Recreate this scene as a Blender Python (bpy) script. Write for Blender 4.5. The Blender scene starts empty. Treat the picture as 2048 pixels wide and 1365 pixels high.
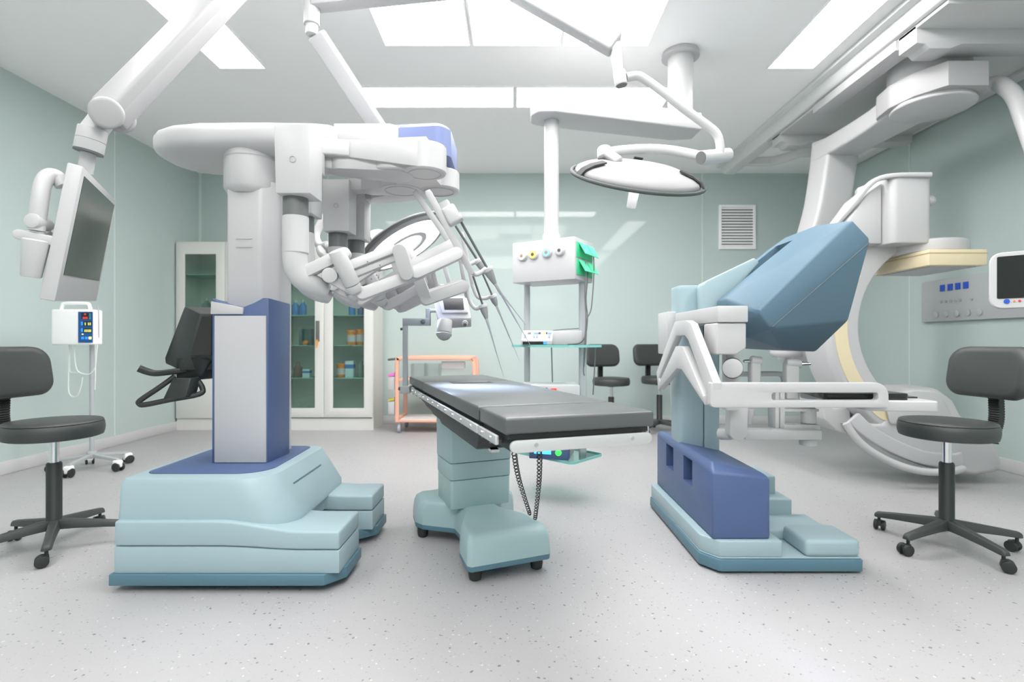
import bpy, bmesh, math, random
from mathutils import Vector, Matrix
random.seed(7)
PI = math.pi
SC = bpy.context.scene
COL = SC.collection
F = 1050.0            # focal length in pixels of the 2048 wide frame
CX, CY, EYE = 1030.0, 685.0, 1.05
EXPOSURE = 1.04
HC = 3.226            # ceiling height
YB = 6.76             # back wall
XL, XR = -4.06, 4.0   # side walls
YF = -2.6             # wall behind the camera


def P(px, py, Y):
    """A point of the room at depth Y that is seen at (px, py)."""
    return Vector(((px - CX) * Y / F, Y, EYE - (py - CY) * Y / F))


def X_(px, Y):
    return (px - CX) * Y / F


def Z_(py, Y):
    return EYE - (py - CY) * Y / F


def V(x, y, z):
    return Vector((x, y, z))


# ------------------------------------------------------------------ materials
def lin(c):
    c /= 255.0
    return c / 12.92 if c <= 0.04045 else ((c + 0.055) / 1.055) ** 2.4


def srgb(r, g, b):
    return (lin(r), lin(g), lin(b), 1.0)


def mat(name, rgb, rough=0.4, metal=0.0, spec=0.5, noise=0.04, bump=0.0, nscale=60, emit=0.0, coat=0.0):
    m = bpy.data.materials.new(name)
    m.use_nodes = True
    nt = m.node_tree
    b = nt.nodes['Principled BSDF']
    b.inputs['Base Color'].default_value = rgb
    b.inputs['Roughness'].default_value = rough
    b.inputs['Metallic'].default_value = metal
    b.inputs['Specular IOR Level'].default_value = spec
    if coat:
        b.inputs['Coat Weight'].default_value = coat
        b.inputs['Coat Roughness'].default_value = 0.1
    tc = nt.nodes.new('ShaderNodeTexCoord')
    nz = nt.nodes.new('ShaderNodeTexNoise')
    nz.inputs['Scale'].default_value = nscale
    nz.inputs['Detail'].default_value = 3
    nt.links.new(tc.outputs['Object'], nz.inputs['Vector'])
    mr = nt.nodes.new('ShaderNodeMapRange')
    mr.inputs['To Min'].default_value = max(0.0, rough - noise)
    mr.inputs['To Max'].default_value = min(1.0, rough + noise)
    nt.links.new(nz.outputs['Fac'], mr.inputs['Value'])
    nt.links.new(mr.outputs['Result'], b.inputs['Roughness'])
    if bump:
        bp = nt.nodes.new('ShaderNodeBump')
        bp.inputs['Strength'].default_value = bump
        bp.inputs['Distance'].default_value = 0.002
        nt.links.new(nz.outputs['Fac'], bp.inputs['Height'])
        nt.links.new(bp.outputs['Normal'], b.inputs['Normal'])
    if emit:
        b.inputs['Emission Color'].default_value = rgb
        b.inputs['Emission Strength'].default_value = emit
    return m


def emission(name, rgb, s):
    m = bpy.data.materials.new(name)
    m.use_nodes = True
    nt = m.node_tree
    nt.nodes.clear()
    o = nt.nodes.new('ShaderNodeOutputMaterial')
    e = nt.nodes.new('ShaderNodeEmission')
    e.inputs['Color'].default_value = rgb
    e.inputs['Strength'].default_value = s
    nt.links.new(e.outputs[0], o.inputs[0])
    return m


def glass(name, tint, gloss=0.08, rough=0.02):
    m = bpy.data.materials.new(name)
    m.use_nodes = True
    nt = m.node_tree
    nt.nodes.clear()
    o = nt.nodes.new('ShaderNodeOutputMaterial')
    t = nt.nodes.new('ShaderNodeBsdfTransparent')
    t.inputs['Color'].default_value = tint
    g = nt.nodes.new('ShaderNodeBsdfGlossy')
    g.inputs['Roughness'].default_value = rough
    fr = nt.nodes.new('ShaderNodeLayerWeight')
    fr.inputs['Blend'].default_value = 0.2
    mm = nt.nodes.new('ShaderNodeMath')
    mm.operation = 'MULTIPLY_ADD'
    mm.inputs[1].default_value = 0.5
    mm.inputs[2].default_value = gloss
    nt.links.new(fr.outputs['Fresnel'], mm.inputs[0])
    mx = nt.nodes.new('ShaderNodeMixShader')
    nt.links.new(mm.outputs[0], mx.inputs['Fac'])
    nt.links.new(t.outputs[0], mx.inputs[1])
    nt.links.new(g.outputs[0], mx.inputs[2])
    nt.links.new(mx.outputs[0], o.inputs[0])
    return m


def floor_mat():
    m = mat('speckled_vinyl', (0.60, 0.59, 0.59, 1), 0.40, spec=0.5, noise=0.03, nscale=40)
    nt = m.node_tree
    b = nt.nodes['Principled BSDF']
    tc = nt.nodes.new('ShaderNodeTexCoord')

    def flecks(scale, thr, seedoff, stretch=(1, 1, 1)):
        mp = nt.nodes.new('ShaderNodeMapping')
        mp.inputs['Location'].default_value = (seedoff, seedoff * 1.7, 0)
        mp.inputs['Scale'].default_value = stretch
        nt.links.new(tc.outputs['Object'], mp.inputs['Vector'])
        nz = nt.nodes.new('ShaderNodeTexNoise')
        nz.inputs['Scale'].default_value = scale * 0.6
        nz.inputs['Detail'].default_value = 2
        nt.links.new(mp.outputs[0], nz.inputs['Vector'])
        ad = nt.nodes.new('ShaderNodeMixRGB')
        ad.blend_type = 'ADD'
        ad.inputs['Fac'].default_value = 0.025
        nt.links.new(mp.outputs[0], ad.inputs[1])
        nt.links.new(nz.outputs['Color'], ad.inputs[2])
        vo = nt.nodes.new('ShaderNodeTexVoronoi')
        vo.inputs['Scale'].default_value = scale
        vo.inputs['Randomness'].default_value = 1
        nt.links.new(ad.outputs[0], vo.inputs['Vector'])
        # only some cells carry a fleck, of their own size
        sp = nt.nodes.new('ShaderNodeSeparateColor')
        nt.links.new(vo.outputs['Color'], sp.inputs[0])
        mu = nt.nodes.new('ShaderNodeMath')
        mu.operation = 'MULTIPLY'
        mu.inputs[1].default_value = thr
        nt.links.new(sp.outputs[0], mu.inputs[0])
        lt = nt.nodes.new('ShaderNodeMath')
        lt.operation = 'LESS_THAN'
        nt.links.new(vo.outputs['Distance'], lt.inputs[0])
        nt.links.new(mu.outputs[0], lt.inputs[1])
        gt = nt.nodes.new('ShaderNodeMath')
        gt.operation = 'GREATER_THAN'
        gt.inputs[1].default_value = 0.55
        nt.links.new(sp.outputs[1], gt.inputs[0])
        an = nt.nodes.new('ShaderNodeMath')
        an.operation = 'MULTIPLY'
        nt.links.new(lt.outputs[0], an.inputs[0])
        nt.links.new(gt.outputs[0], an.inputs[1])
        return an.outputs[0]

    big = nt.nodes.new('ShaderNodeTexNoise')
    big.inputs['Scale'].default_value = 160
    big.inputs['Detail'].default_value = 4
    nt.links.new(tc.outputs['Object'], big.inputs['Vector'])
    cr = nt.nodes.new('ShaderNodeValToRGB')
    cr.color_ramp.elements[0].position = 0.3
    cr.color_ramp.elements[0].color = (0.395, 0.385, 0.39, 1)
    cr.color_ramp.elements[1].position = 0.7
    cr.color_ramp.elements[1].color = (0.415, 0.404, 0.41, 1)
    nt.links.new(big.outputs['Fac'], cr.inputs[0])
    col = cr.outputs[0]
    for sc, th, so, rgb, fac in ((48, 0.25, 0.3, (0.13, 0.125, 0.125, 1), 0.9), (70, 0.3, 4.3, (0.27, 0.265, 0.265, 1), 0.6),
                                 (52, 0.21, 9.1, (0.66, 0.65, 0.64, 1), 0.7), (110, 0.3, 2.2, (0.36, 0.35, 0.345, 1), 0.5)):
        mx = nt.nodes.new('ShaderNodeMixRGB')
        mx.inputs[2].default_value = rgb
        mu = nt.nodes.new('ShaderNodeMath')
        mu.operation = 'MULTIPLY'
        mu.inputs[1].default_value = fac
        nt.links.new(flecks(sc, th, so), mu.inputs[0])
        nt.links.new(mu.outputs[0], mx.inputs[0])
        nt.links.new(col, mx.inputs[1])
        col = mx.outputs[0]
    nt.links.new(col, b.inputs['Base Color'])
    return m


M = {}
M['floor'] = floor_mat()
M['wall'] = mat('glazed_green_panel', (0.50, 0.585, 0.565, 1), 0.03, spec=0.16, noise=0.01, nscale=3)
M['joint'] = mat('pale_joint', (0.62, 0.70, 0.67, 1), 0.4)
M['ceil'] = mat('ceiling_paint', (0.93, 0.925, 0.92, 1), 0.7, spec=0.2)
M['skirting'] = mat('white_skirting', (0.62, 0.615, 0.615, 1), 0.4)
M['white'] = mat('white_plastic', (0.50, 0.495, 0.50, 1), 0.34)
M['white2'] = mat('warm_white_plastic', (0.52, 0.52, 0.52, 1), 0.4)
M['cream'] = mat('cream_white_enamel', (0.70, 0.695, 0.665, 1), 0.35)
M['grey'] = mat('light_grey_panel', (0.475, 0.47, 0.485, 1), 0.42)
M['midgrey'] = mat('mid_grey_band', (0.135, 0.142, 0.142, 1), 0.45)
M['grey2'] = mat('clip_grey', (0.075, 0.074, 0.075, 1), 0.7, spec=0.1)
M['white_dimmed_arm'] = mat('white_plastic_dimmed_arm', (0.39, 0.385, 0.39, 1), 0.45)  # same white, colour darkened where nearby ceiling lights overexpose boom and pivot head
M['white_dimmed_lamp'] = mat('white_plastic_dimmed_lamp', (0.31, 0.308, 0.31, 1), 0.55, spec=0.2)  # same white, colour darkened to offset the strong light on the lamp heads
M['dgrey'] = mat('dark_grey_rubber', (0.10, 0.105, 0.105, 1), 0.5)
M['black'] = mat('matt_black_plastic', (0.022, 0.026, 0.025, 1), 0.5)
M['softblack'] = mat('black_stool_vinyl', (0.040, 0.045, 0.044, 1), 0.48, bump=0.15, nscale=220)
M['mattress'] = mat('charcoal_mattress', (0.080, 0.085, 0.086, 1), 0.34, spec=0.6, bump=0.12, nscale=260)
M['chrome'] = mat('chrome', (0.75, 0.76, 0.77, 1), 0.18, metal=1.0)
M['steel'] = mat('brushed_steel', (0.62, 0.63, 0.64, 1), 0.34, metal=1.0)
M['satin'] = mat('satin_aluminium', (0.60, 0.61, 0.61, 1), 0.4, metal=0.6)
M['cone'] = mat('cannula_cone_grey', (0.30, 0.31, 0.315, 1), 0.4, metal=0.3)
M['polegrey'] = mat('grey_powder_coat', (0.42, 0.44, 0.45, 1), 0.4)
M['teal'] = mat('pale_teal_plastic', (0.33, 0.44, 0.475, 1), 0.42)
M['tealgreen'] = mat('pale_sea_green_plastic', (0.345, 0.475, 0.49, 1), 0.42)
M['skirt'] = mat('steel_blue_skirt', (0.09, 0.185, 0.24, 1), 0.45)
M['blue'] = mat('indigo_blue_plastic', (0.069, 0.110, 0.235, 1), 0.42)
M['hood'] = mat('dusty_blue_plastic', (0.100, 0.170, 0.225, 1), 0.5, spec=0.3)
M['capblue'] = mat('periwinkle_blue_plastic', (0.165, 0.205, 0.39, 1), 0.42)
M['screen'] = mat('dark_screen', (0.035, 0.045, 0.04, 1), 0.16, spec=0.6, noise=0.01)
M['screenblack'] = mat('black_screen', (0.012, 0.013, 0.013, 1), 0.15, noise=0.01)
M['seam'] = mat('dark_seam', (0.12, 0.15, 0.17, 1), 0.6)
M['seamgrey'] = mat('grey_seam', (0.42, 0.43, 0.44, 1), 0.6)
M['beige'] = mat('beige_plastic', (0.72, 0.62, 0.42, 1), 0.42)
M['orange'] = mat('salmon_orange_enamel', (0.76, 0.42, 0.31, 1), 0.5)
M['panel'] = mat('wall_panel_aluminium', (0.50, 0.51, 0.52, 1), 0.4, metal=0.15)
M['led'] = emission('ceiling_diffuser', (1.0, 0.985, 0.98, 1), 5.5)
M['led_back'] = emission('ceiling_diffuser_bright', (1.0, 0.985, 0.98, 1), 14.0)
M['led_strip'] = emission('ceiling_diffuser_strip', (1.0, 0.985, 0.98, 1), 7.5)
M['led_near'] = emission('ceiling_diffuser_dim', (1.0, 0.985, 0.98, 1), 5.5)
M['lampface'] = emission('lamp_face', (1.0, 1.0, 1.0, 1), 2.6)
M['cabglass'] = glass('green_cabinet_glass', (0.82, 0.92, 0.88, 1), 0.04)
M['shelfglass'] = glass('clear_shelf_glass', (0.78, 0.93, 0.90, 1), 0.06)
M['edge'] = mat('glass_edge_teal', (0.22, 0.56, 0.52, 1), 0.2)
M['clear'] = glass('clear_tube', (0.9, 0.93, 0.93, 1), 0.12)
M['clearbox'] = glass('clear_bin', (0.95, 0.96, 0.96, 1), 0.05)


def paint(name, r, g, b, rough=0.45):
    return mat(name, srgb(r, g, b), rough)


def glow(name, r, g, b, s):
    return mat(name, srgb(r, g, b), 0.3, emit=s)


# ------------------------------------------------------------------ mesh builder
class MB:
    def __init__(self):
        self.v, self.f = [], []

    def add(self, vs, fs):
        k = len(self.v)
        self.v += [Vector(p) for p in vs]
        self.f += [tuple(i + k for i in q) for q in fs]
        return self

    def rings(self, rs, cap=True, close=False):
        n = len(rs[0])
        vs = [p for r in rs for p in r]
        fs = []
        m = len(rs)
        for i in range(m if close else m - 1):
            a, b = i * n, ((i + 1) % m) * n
            for j in range(n):
                k = (j + 1) % n
                fs.append((a + j, a + k, b + k, b + j))
        if cap and not close:
            fs.append(tuple(range(n))[::-1])
            fs.append(tuple((m - 1) * n + j for j in range(n)))
        return self.add(vs, fs)

    def bx(self, x0, x1, y0, y1, z0, z1):
        return self.prism([V(x0, y0, z0), V(x1, y0, z0), V(x1, y1, z0), V(x0, y1, z0)], V(0, 0, z1 - z0))

    def prism(self, poly, vec):
        poly = [Vector(p) for p in poly]
        return self.rings([poly, [p + Vector(vec) for p in poly]])

    def hull8(self, a, b):
        return self.rings([a, b])

    def obox(self, c, ax, ay, az):
        """box with centre c and half-vectors"""
        c, ax, ay, az = map(Vector, (c, ax, ay, az))
        return self.rings([[c - ax - ay - az, c + ax - ay - az, c + ax + ay - az, c - ax + ay - az],
                           [c - ax - ay + az, c + ax - ay + az, c + ax + ay + az, c - ax + ay + az]])

    def bar(self, p0, p1, w, h, side=(0, 1, 0), w1=None, h1=None):
        """box along p0-p1; w along side, h across"""
        p0, p1 = Vector(p0), Vector(p1)
        t = (p1 - p0).normalized()
        s = Vector(side)
        s = (s - t * s.dot(t)).normalized()
        u = s.cross(t)
        w1 = w1 or w
        h1 = h1 or h
        r = []
        for p, a, b in ((p0, w, h), (p1, w1, h1)):
            r.append([p + s * a / 2 + u * b / 2, p - s * a / 2 + u * b / 2, p - s * a / 2 - u * b / 2, p + s * a / 2 - u * b / 2])
        return self.rings(r)

    def link(self, p0, p1, w, t, n=(0, 1, 0), w1=None, k=8):
        """bar with round ends: width w in the plane of its face, thickness t along n"""
        p0, p1 = Vector(p0), Vector(p1)
        n = Vector(n)
        a = (p1 - p0)
        n = (n - a * n.dot(a) / a.length_squared).normalized()
        a.normalize()
        s = n.cross(a)
        w1 = w1 or w
        poly = []
        for i in range(k + 1):
            th = -PI / 2 + PI * i / k
            poly.append(p1 + (a * math.cos(th) + s * math.sin(th)) * w1 / 2)
        for i in range(k + 1):
            th = PI / 2 + PI * i / k
            poly.append(p0 + (a * math.cos(th) + s * math.sin(th)) * w / 2)
        return self.prism([p - n * t / 2 for p in poly], n * t)

    def cyl(self, p0, p1, r0, r1=None, n=28):
        p0, p1 = Vector(p0), Vector(p1)
        r1 = r0 if r1 is None else r1
        t = (p1 - p0).normalized()
        a = t.orthogonal().normalized()
        b = t.cross(a)
        rs = []
        for p, r in ((p0, r0), (p1, r1)):
            rs.append([p + (a * math.cos(2 * PI * i / n) + b * math.sin(2 * PI * i / n)) * r for i in range(n)])
        return self.rings(rs)

    def lathe(self, prof, org, axis=(0, 0, 1), n=32, cap=True):
        org = Vector(org)
        t = Vector(axis).normalized()
        a = t.orthogonal().normalized()
        b = t.cross(a)
        rs = [[org + t * h + (a * math.cos(2 * PI * i / n) + b * math.sin(2 * PI * i / n)) * max(r, 1e-4) for i in range(n)] for r, h in prof]
        return self.rings(rs, cap=cap)

    def tube(self, pts, r, n=12, smooth=0, cap=True):
        pts = [Vector(p) for p in pts]
        if smooth:
            pts = spline(pts, smooth)
        m = len(pts)
        rr = r if isinstance(r, (list, tuple)) else [r] * m
        if len(rr) != m:
            rr = [rr[min(len(rr) - 1, int(i * len(rr) / m))] for i in range(m)]
        t = (pts[1] - pts[0]).normalized()
        a = t.orthogonal().normalized()
        rs = []
        for i, p in enumerate(pts):
            q = (pts[min(i + 1, m - 1)] - pts[max(i - 1, 0)]).normalized()
            a = (a - q * a.dot(q)).normalized()
            b = q.cross(a)
            rs.append([p + (a * math.cos(2 * PI * j / n) + b * math.sin(2 * PI * j / n)) * rr[i] for j in range(n)])
        return self.rings(rs, cap=cap)

    def sweep(self, pts, w, h, side, e=6, n=24, smooth=0):
        """superellipse section swept along pts: w along side, h across"""
        pts = [Vector(p) for p in pts]
        k = len(pts)
        ws = w if isinstance(w, (list, tuple)) else [w] * k
        hs = h if isinstance(h, (list, tuple)) else [h] * k
        if smooth:
            W = spline([V(a, b, 0) for a, b in zip(ws, hs)], smooth)
            pts = spline(pts, smooth)
            ws, hs = [q.x for q in W], [q.y for q in W]
            k = len(pts)
        rs = []
        for i, p in enumerate(pts):
            t = (pts[min(i + 1, k - 1)] - pts[max(i - 1, 0)]).normalized()
            s = Vector(side)
            s = (s - t * s.dot(t)).normalized()
            u = s.cross(t)
            ring = []
            for j in range(n):
                th = 2 * PI * (j + 0.5) / n
                c, d = math.cos(th), math.sin(th)
                c = math.copysign(abs(c) ** (2 / e), c)
                d = math.copysign(abs(d) ** (2 / e), d)
                ring.append(p + s * c * ws[i] / 2 + u * d * hs[i] / 2)
            rs.append(ring)
        return self.rings(rs)

    def torus(self, c, axis, R, r, n=64, k=12, sx=1.0):
        c = Vector(c)
        t = Vector(axis).normalized()
        a = t.orthogonal().normalized()
        b = t.cross(a)
        rs = []
        for i in range(n):
            th = 2 * PI * i / n
            d = a * math.cos(th) + b * math.sin(th)
            rs.append([c + d * (R + r * math.cos(2 * PI * j / k)) + t * r * sx * math.sin(2 * PI * j / k) for j in range(k)])
        return self.rings(rs, close=True)

    def ell(self, c, ax, ay, az, n=24, m=14):
        c, ax, ay, az = map(Vector, (c, ax, ay, az))
        rs = []
        for i in range(m + 1):
            ph = -PI / 2 + PI * i / m
            rr = max(math.cos(ph), 1e-3)
            rs.append([c + az * math.sin(ph) + (ax * math.cos(2 * PI * j / n) + ay * math.sin(2 * PI * j / n)) * rr for j in range(n)])
        return self.rings(rs)

    def frame(self, outer, inner, vec):
        """plate with one hole; outer and inner have the same number of points"""
        vec = Vector(vec)
        o = [Vector(p) for p in outer]
        q = [Vector(p) for p in inner]
        n = len(o)
        vs = o + q + [p + vec for p in o] + [p + vec for p in q]
        fs = []
        for i in range(n):
            j = (i + 1) % n
            fs += [(i, j, n + j, n + i), (2 * n + i, 3 * n + i, 3 * n + j, 2 * n + j),
                   (i, 2 * n + i, 2 * n + j, j), (n + i, n + j, 3 * n + j, 3 * n + i)]
        return self.add(vs, fs)


def spline(pts, k):
    out = []
    n = len(pts)
    for i in range(n - 1):
        p0, p1, p2, p3 = pts[max(i - 1, 0)], pts[i], pts[i + 1], pts[min(i + 2, n - 1)]
        for s in range(k):
            t = s / k
            out.append(0.5 * ((2 * p1) + (p2 - p0) * t + (2 * p0 - 5 * p1 + 4 * p2 - p3) * t * t + (3 * p1 - p0 - 3 * p2 + p3) * t ** 3))
    out.append(pts[-1])
    return out


def rrect(w, h, r, n=6):
    """rounded rectangle outline in 2D"""
    out = []
    for cx, cy, a0 in ((w / 2 - r, h / 2 - r, 0), (-w / 2 + r, h / 2 - r, 90), (-w / 2 + r, -h / 2 + r, 180), (w / 2 - r, -h / 2 + r, 270)):
        for i in range(n + 1):
            a = math.radians(a0 + 90 * i / n)
            out.append((cx + r * math.cos(a), cy + r * math.sin(a)))
    return out


def plane_pts(pts2, c, u, v):
    c, u, v = Vector(c), Vector(u), Vector(v)
    return [c + u * a + v * b for a, b in pts2]


OFF = {}


def build(mb, name, material, parent=None, bev=0.0, seg=2, ang=40, flat=False, bang=30):
    """the collected shapes as ONE mesh object"""
    bm = bmesh.new()
    vs = [bm.verts.new(p) for p in mb.v]
    for f in mb.f:
        try:
            bm.faces.new([vs[i] for i in f])
        except ValueError:
            pass
    bmesh.ops.remove_doubles(bm, verts=bm.verts, dist=1e-5)
    bmesh.ops.recalc_face_normals(bm, faces=bm.faces)
    if bev:
        es = [e for e in bm.edges if len(e.link_faces) == 2 and e.calc_face_angle(0) > math.radians(bang)]
        if es:
            bmesh.ops.bevel(bm, geom=es, offset=bev, segments=seg, profile=0.5, affect='EDGES', clamp_overlap=True)
    if parent is not None:
        off = OFF[parent.name]
    else:
        xs = [v.co for v in bm.verts]
        lo = Vector((min(p.x for p in xs), min(p.y for p in xs), min(p.z for p in xs)))
        hi = Vector((max(p.x for p in xs), max(p.y for p in xs), max(p.z for p in xs)))
        off = Vector(((lo.x + hi.x) / 2, (lo.y + hi.y) / 2, lo.z))
    bmesh.ops.translate(bm, verts=bm.verts, vec=-off)
    me = bpy.data.meshes.new(name)
    bm.to_mesh(me)
    bm.free()
    me.materials.append(material)
    if not flat:
        me.polygons.foreach_set('use_smooth', [True] * len(me.polygons))
        me.set_sharp_from_angle(angle=math.radians(ang))
    o = bpy.data.objects.new(name, me)
    COL.objects.link(o)
    if parent is not None:
        o.parent = parent
    else:
        o.location = off
    OFF[o.name] = off
    return o


def thing(name, label, cat, loc, group=None):
    o = bpy.data.objects.new(name, None)
    o.empty_display_size = 0.1
    COL.objects.link(o)
    o.location = loc
    OFF[o.name] = Vector(loc)
    return tag(o, label, cat, group)


def tag(o, label, cat, group=None):
    o['label'] = label
    o['category'] = cat
    if group:
        o['group'] = group
    return o


def struct(o):
    o['kind'] = 'structure'
    return o


def copy_tree(o, parent=None):
    c = o.copy()
    COL.objects.link(c)
    OFF[c.name] = OFF[o.name]
    if parent is not None:
        c.parent = parent
    for ch in list(o.children):
        copy_tree(ch, c)
    return c


# ------------------------------------------------------------------ the room
struct(build(MB().bx(XL - 0.1, XR + 0.1, YF - 0.1, YB + 0.1, -0.1, 0), 'floor', M['floor'], flat=True))
struct(build(MB().bx(XL - 0.1, XR + 0.1, YF - 0.1, YB + 0.1, HC, HC + 0.1), 'ceiling', M['ceil'], flat=True))
struct(build(MB().bx(XL - 0.1, XL, YF, YB, 0, HC), 'wall_left', M['wall'], flat=True))
struct(build(MB().bx(XR, XR + 0.1, YF, YB, 0, HC), 'wall_right', M['wall'], flat=True))
struct(build(MB().bx(XL, XR, YB, YB + 0.1, 0, HC), 'wall_back', M['wall'], flat=True))
struct(build(MB().bx(XL, XR, YF - 0.1, YF, 0, HC), 'wall_front', M['wall'], flat=True))
struct(build(MB().bx(XL, XL + 0.02, YF, YB, 0, 0.105), 'baseboard_left', M['skirting'], bev=0.006))
struct(build(MB().bx(XR - 0.02, XR, YF, YB, 0, 0.105), 'baseboard_right', M['skirting'], bev=0.006))
struct(build(MB().bx(XL + 0.02, XR - 0.02, YB - 0.02, YB, 0, 0.105), 'baseboard_back', M['skirting'], bev=0.006))
_t = 0
for y in (5.32, 3.9, 2.48, 1.06):
    for x0, x1 in ((XL, XL + 0.004), (XR - 0.004, XR)):
        _t += 1
        struct(build(MB().bx(x0, x1, y - 0.007, y + 0.007, 0.105, HC), 'trim_%d' % _t, M['joint'], flat=True))
for x in (-2.41, 2.41):
    _t += 1
    struct(build(MB().bx(x - 0.007, x + 0.007, YB - 0.004, YB, 0.105, HC), 'trim_%d' % _t, M['joint'], flat=True))
for x in (XL + 0.012,):
    _t += 1
    struct(build(MB().bx(x - 0.012, x + 0.012, YB - 0.02, YB, 0.105, HC), 'trim_%d' % _t, M['joint'], flat=True))


def ceiling_light(x0, x1, y0, y1, label, group, m='led'):
    t = thing('ceiling_light', label, 'ceiling light', ((x0 + x1) / 2, (y0 + y1) / 2, HC), group)
    e = 0.012
    w = rrect(x1 - x0, y1 - y0, 0.001, 1)
    i = rrect(x1 - x0 - 2 * e, y1 - y0 - 2 * e, 0.001, 1)
    c = ((x0 + x1) / 2, (y0 + y1) / 2, HC - 0.012)
    build(MB().frame(plane_pts(w, c, (1, 0, 0), (0, 1, 0)), plane_pts(i, c, (1, 0, 0), (0, 1, 0)), (0, 0, 0.0115)), 'frame', M['ceil'], t, flat=True)
    build(MB().bx(x0 + e, x1 - e, y0 + e, y1 - e, HC - 0.008, HC - 0.001), 'diffuser', M[m], t, flat=True)
    return t


G = 'large panels over the operating table'
ceiling_light(-0.955, -0.32, 1.68, 3.84, 'long white ceiling panel of the middle trio, on the monitor side', G)
ceiling_light(-0.312, 0.33, 3.04, 3.84, 'white ceiling panel between the two long ones, behind the lamp mounts', G)
ceiling_light(-0.312, 0.33, 1.68, 2.50, 'white ceiling panel between the two long ones, in front of the lamp mounts', G)
ceiling_light(0.338, 0.98, 1.68, 3.84, 'long white ceiling panel of the middle trio, on the pendant side', G)
G = 'crosswise panels near the back wall'
ceiling_light(-1.36, -0.006, 4.455, 4.84, 'crosswise ceiling panel near the back wall, above the robot side', G, 'led_back')
ceiling_light(0.006, 1.36, 4.455, 4.84, 'crosswise ceiling panel near the back wall, crossed by the pendant arm', G, 'led_back')
G = 'narrow strip panels along the room'
ceiling_light(-2.34, -1.965, 1.17, 4.16, 'narrow lit ceiling strip behind the monitor boom', G, 'led_strip')
ceiling_light(1.99, 2.365, 1.17, 4.16, 'narrow lit ceiling strip beside the overhead rail', G, 'led_strip')

for x0, x1, y0, y1, lb in ((-2.34, -1.965, -2.2, 0.8, 'narrow lit ceiling strip behind the camera on the robot side'), (1.99, 2.365, -2.2, 0.8, 'narrow lit ceiling strip behind the camera on the console side')):
    ceiling_light(x0, x1, y0, y1, lb, G, 'led_near')
G = 'large panels over the near end of the room'
for x0, x1, lb in ((-0.955, -0.32, 'robot side'), (-0.312, 0.33, 'middle'), (0.338, 0.98, 'console side')):
    ceiling_light(x0, x1, -1.9, 0.3, 'long ceiling panel above the camera, ' + lb + ' of its trio', G, 'led_near')

# air grille on the back wall
t = thing('air_vent', 'white slatted air grille high on the back green wall', 'vent', (2.86, YB, 2.24))
vx0, vx1, vz0, vz1 = 2.62, 3.09, 2.245, 2.815
o_ = plane_pts(rrect(vx1 - vx0, vz1 - vz0, 0.004, 1), ((vx0 + vx1) / 2, YB - 0.03, (vz0 + vz1) / 2), (1, 0, 0), (0, 0, 1))
i_ = plane_pts(rrect(vx1 - vx0 - 0.06, vz1 - vz0 - 0.06, 0.004, 1), ((vx0 + vx1) / 2, YB - 0.03, (vz0 + vz1) / 2), (1, 0, 0), (0, 0, 1))
build(MB().frame(o_, i_, (0, 0.03, 0)), 'frame', M['ceil'], t, bev=0.003)
build(MB().bx(vx0 + 0.02, vx1 - 0.02, YB - 0.004, YB - 0.001, vz0 + 0.02, vz1 - 0.02), 'backing', M['dgrey'], t)
for k in range(14):
    z = vz0 + 0.045 + k * 0.0369
    build(MB().prism([V(vx0 + 0.028, YB - 0.026, z - 0.011), V(vx0 + 0.028, YB - 0.022, z - 0.013), V(vx0 + 0.028, YB - 0.006, z + 0.013),
                      V(vx0 + 0.028, YB - 0.01, z + 0.014)], (vx1 - vx0 - 0.056, 0, 0)), 'slat', M['ceil'], t, flat=True)
# ------------------------------------------------------------------ surgical robot cart
def rpoly(pts, rad, n=8):
    """2D polygon with rounded corners, one radius per corner"""
    out = []
    m = len(pts)
    for i in range(m):
        p, a, b = Vector(pts[i]), Vector(pts[i - 1]), Vector(pts[(i + 1) % m])
        r = rad[i] if isinstance(rad, (list, tuple)) else rad
        if r <= 0:
            out.append(p)
            continue
        u, w = (a - p).normalized(), (b - p).normalized()
        half = u.angle(w) / 2
        d = r / math.tan(half)
        c = p + (u + w).normalized() * r / math.sin(half)
        s, e = p + u * d - c, p + w * d - c
        a0 = math.atan2(s.y, s.x)
        da = math.atan2(e.y, e.x) - a0
        while da > PI:
            da -= 2 * PI
        while da < -PI:
            da += 2 * PI
        for k in range(n + 1):
            out.append(c + r * Vector((math.cos(a0 + da * k / n), math.sin(a0 + da * k / n))))
    return out


def at_z(poly, z):
    return [V(p[0], p[1], z) for p in poly]


cart = thing('surgical_robot', 'white four-armed surgical robot on a pale teal wheeled base with blue column', 'surgical robot', (-1.3, 2.6, 0))


def zt(x):      # the base sinks a little towards its two feet
    s = min(1, max(0, (x + 1.25) / 0.36))
    s = s * s * (3 - 2 * s)
    return 0.298 - 0.044 * s


def strip(x0, x1, y0, y1, z0, ztop, cham=0.0, n=12):
    mb = MB()
    rs = []
    for i in range(n + 1):
        x = x0 + (x1 - x0) * i / n
        z1 = ztop(x)
        rs.append([V(x, y0, z0), V(x, y1, z0), V(x, y1, z1), V(x, y0, z1)])
    return mb.rings(rs)


BX0, BX1, BY0, BY1 = -1.685, -0.738, 2.205, 2.965
xs_ = [BX0 + (-0.985 - BX0) * k / 14 for k in range(15)] + [-0.985 + (BX1 + 0.985) * k / 8 for k in range(1, 9)]
ys_ = [BY0, 2.485, 2.72, BY1]


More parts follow.
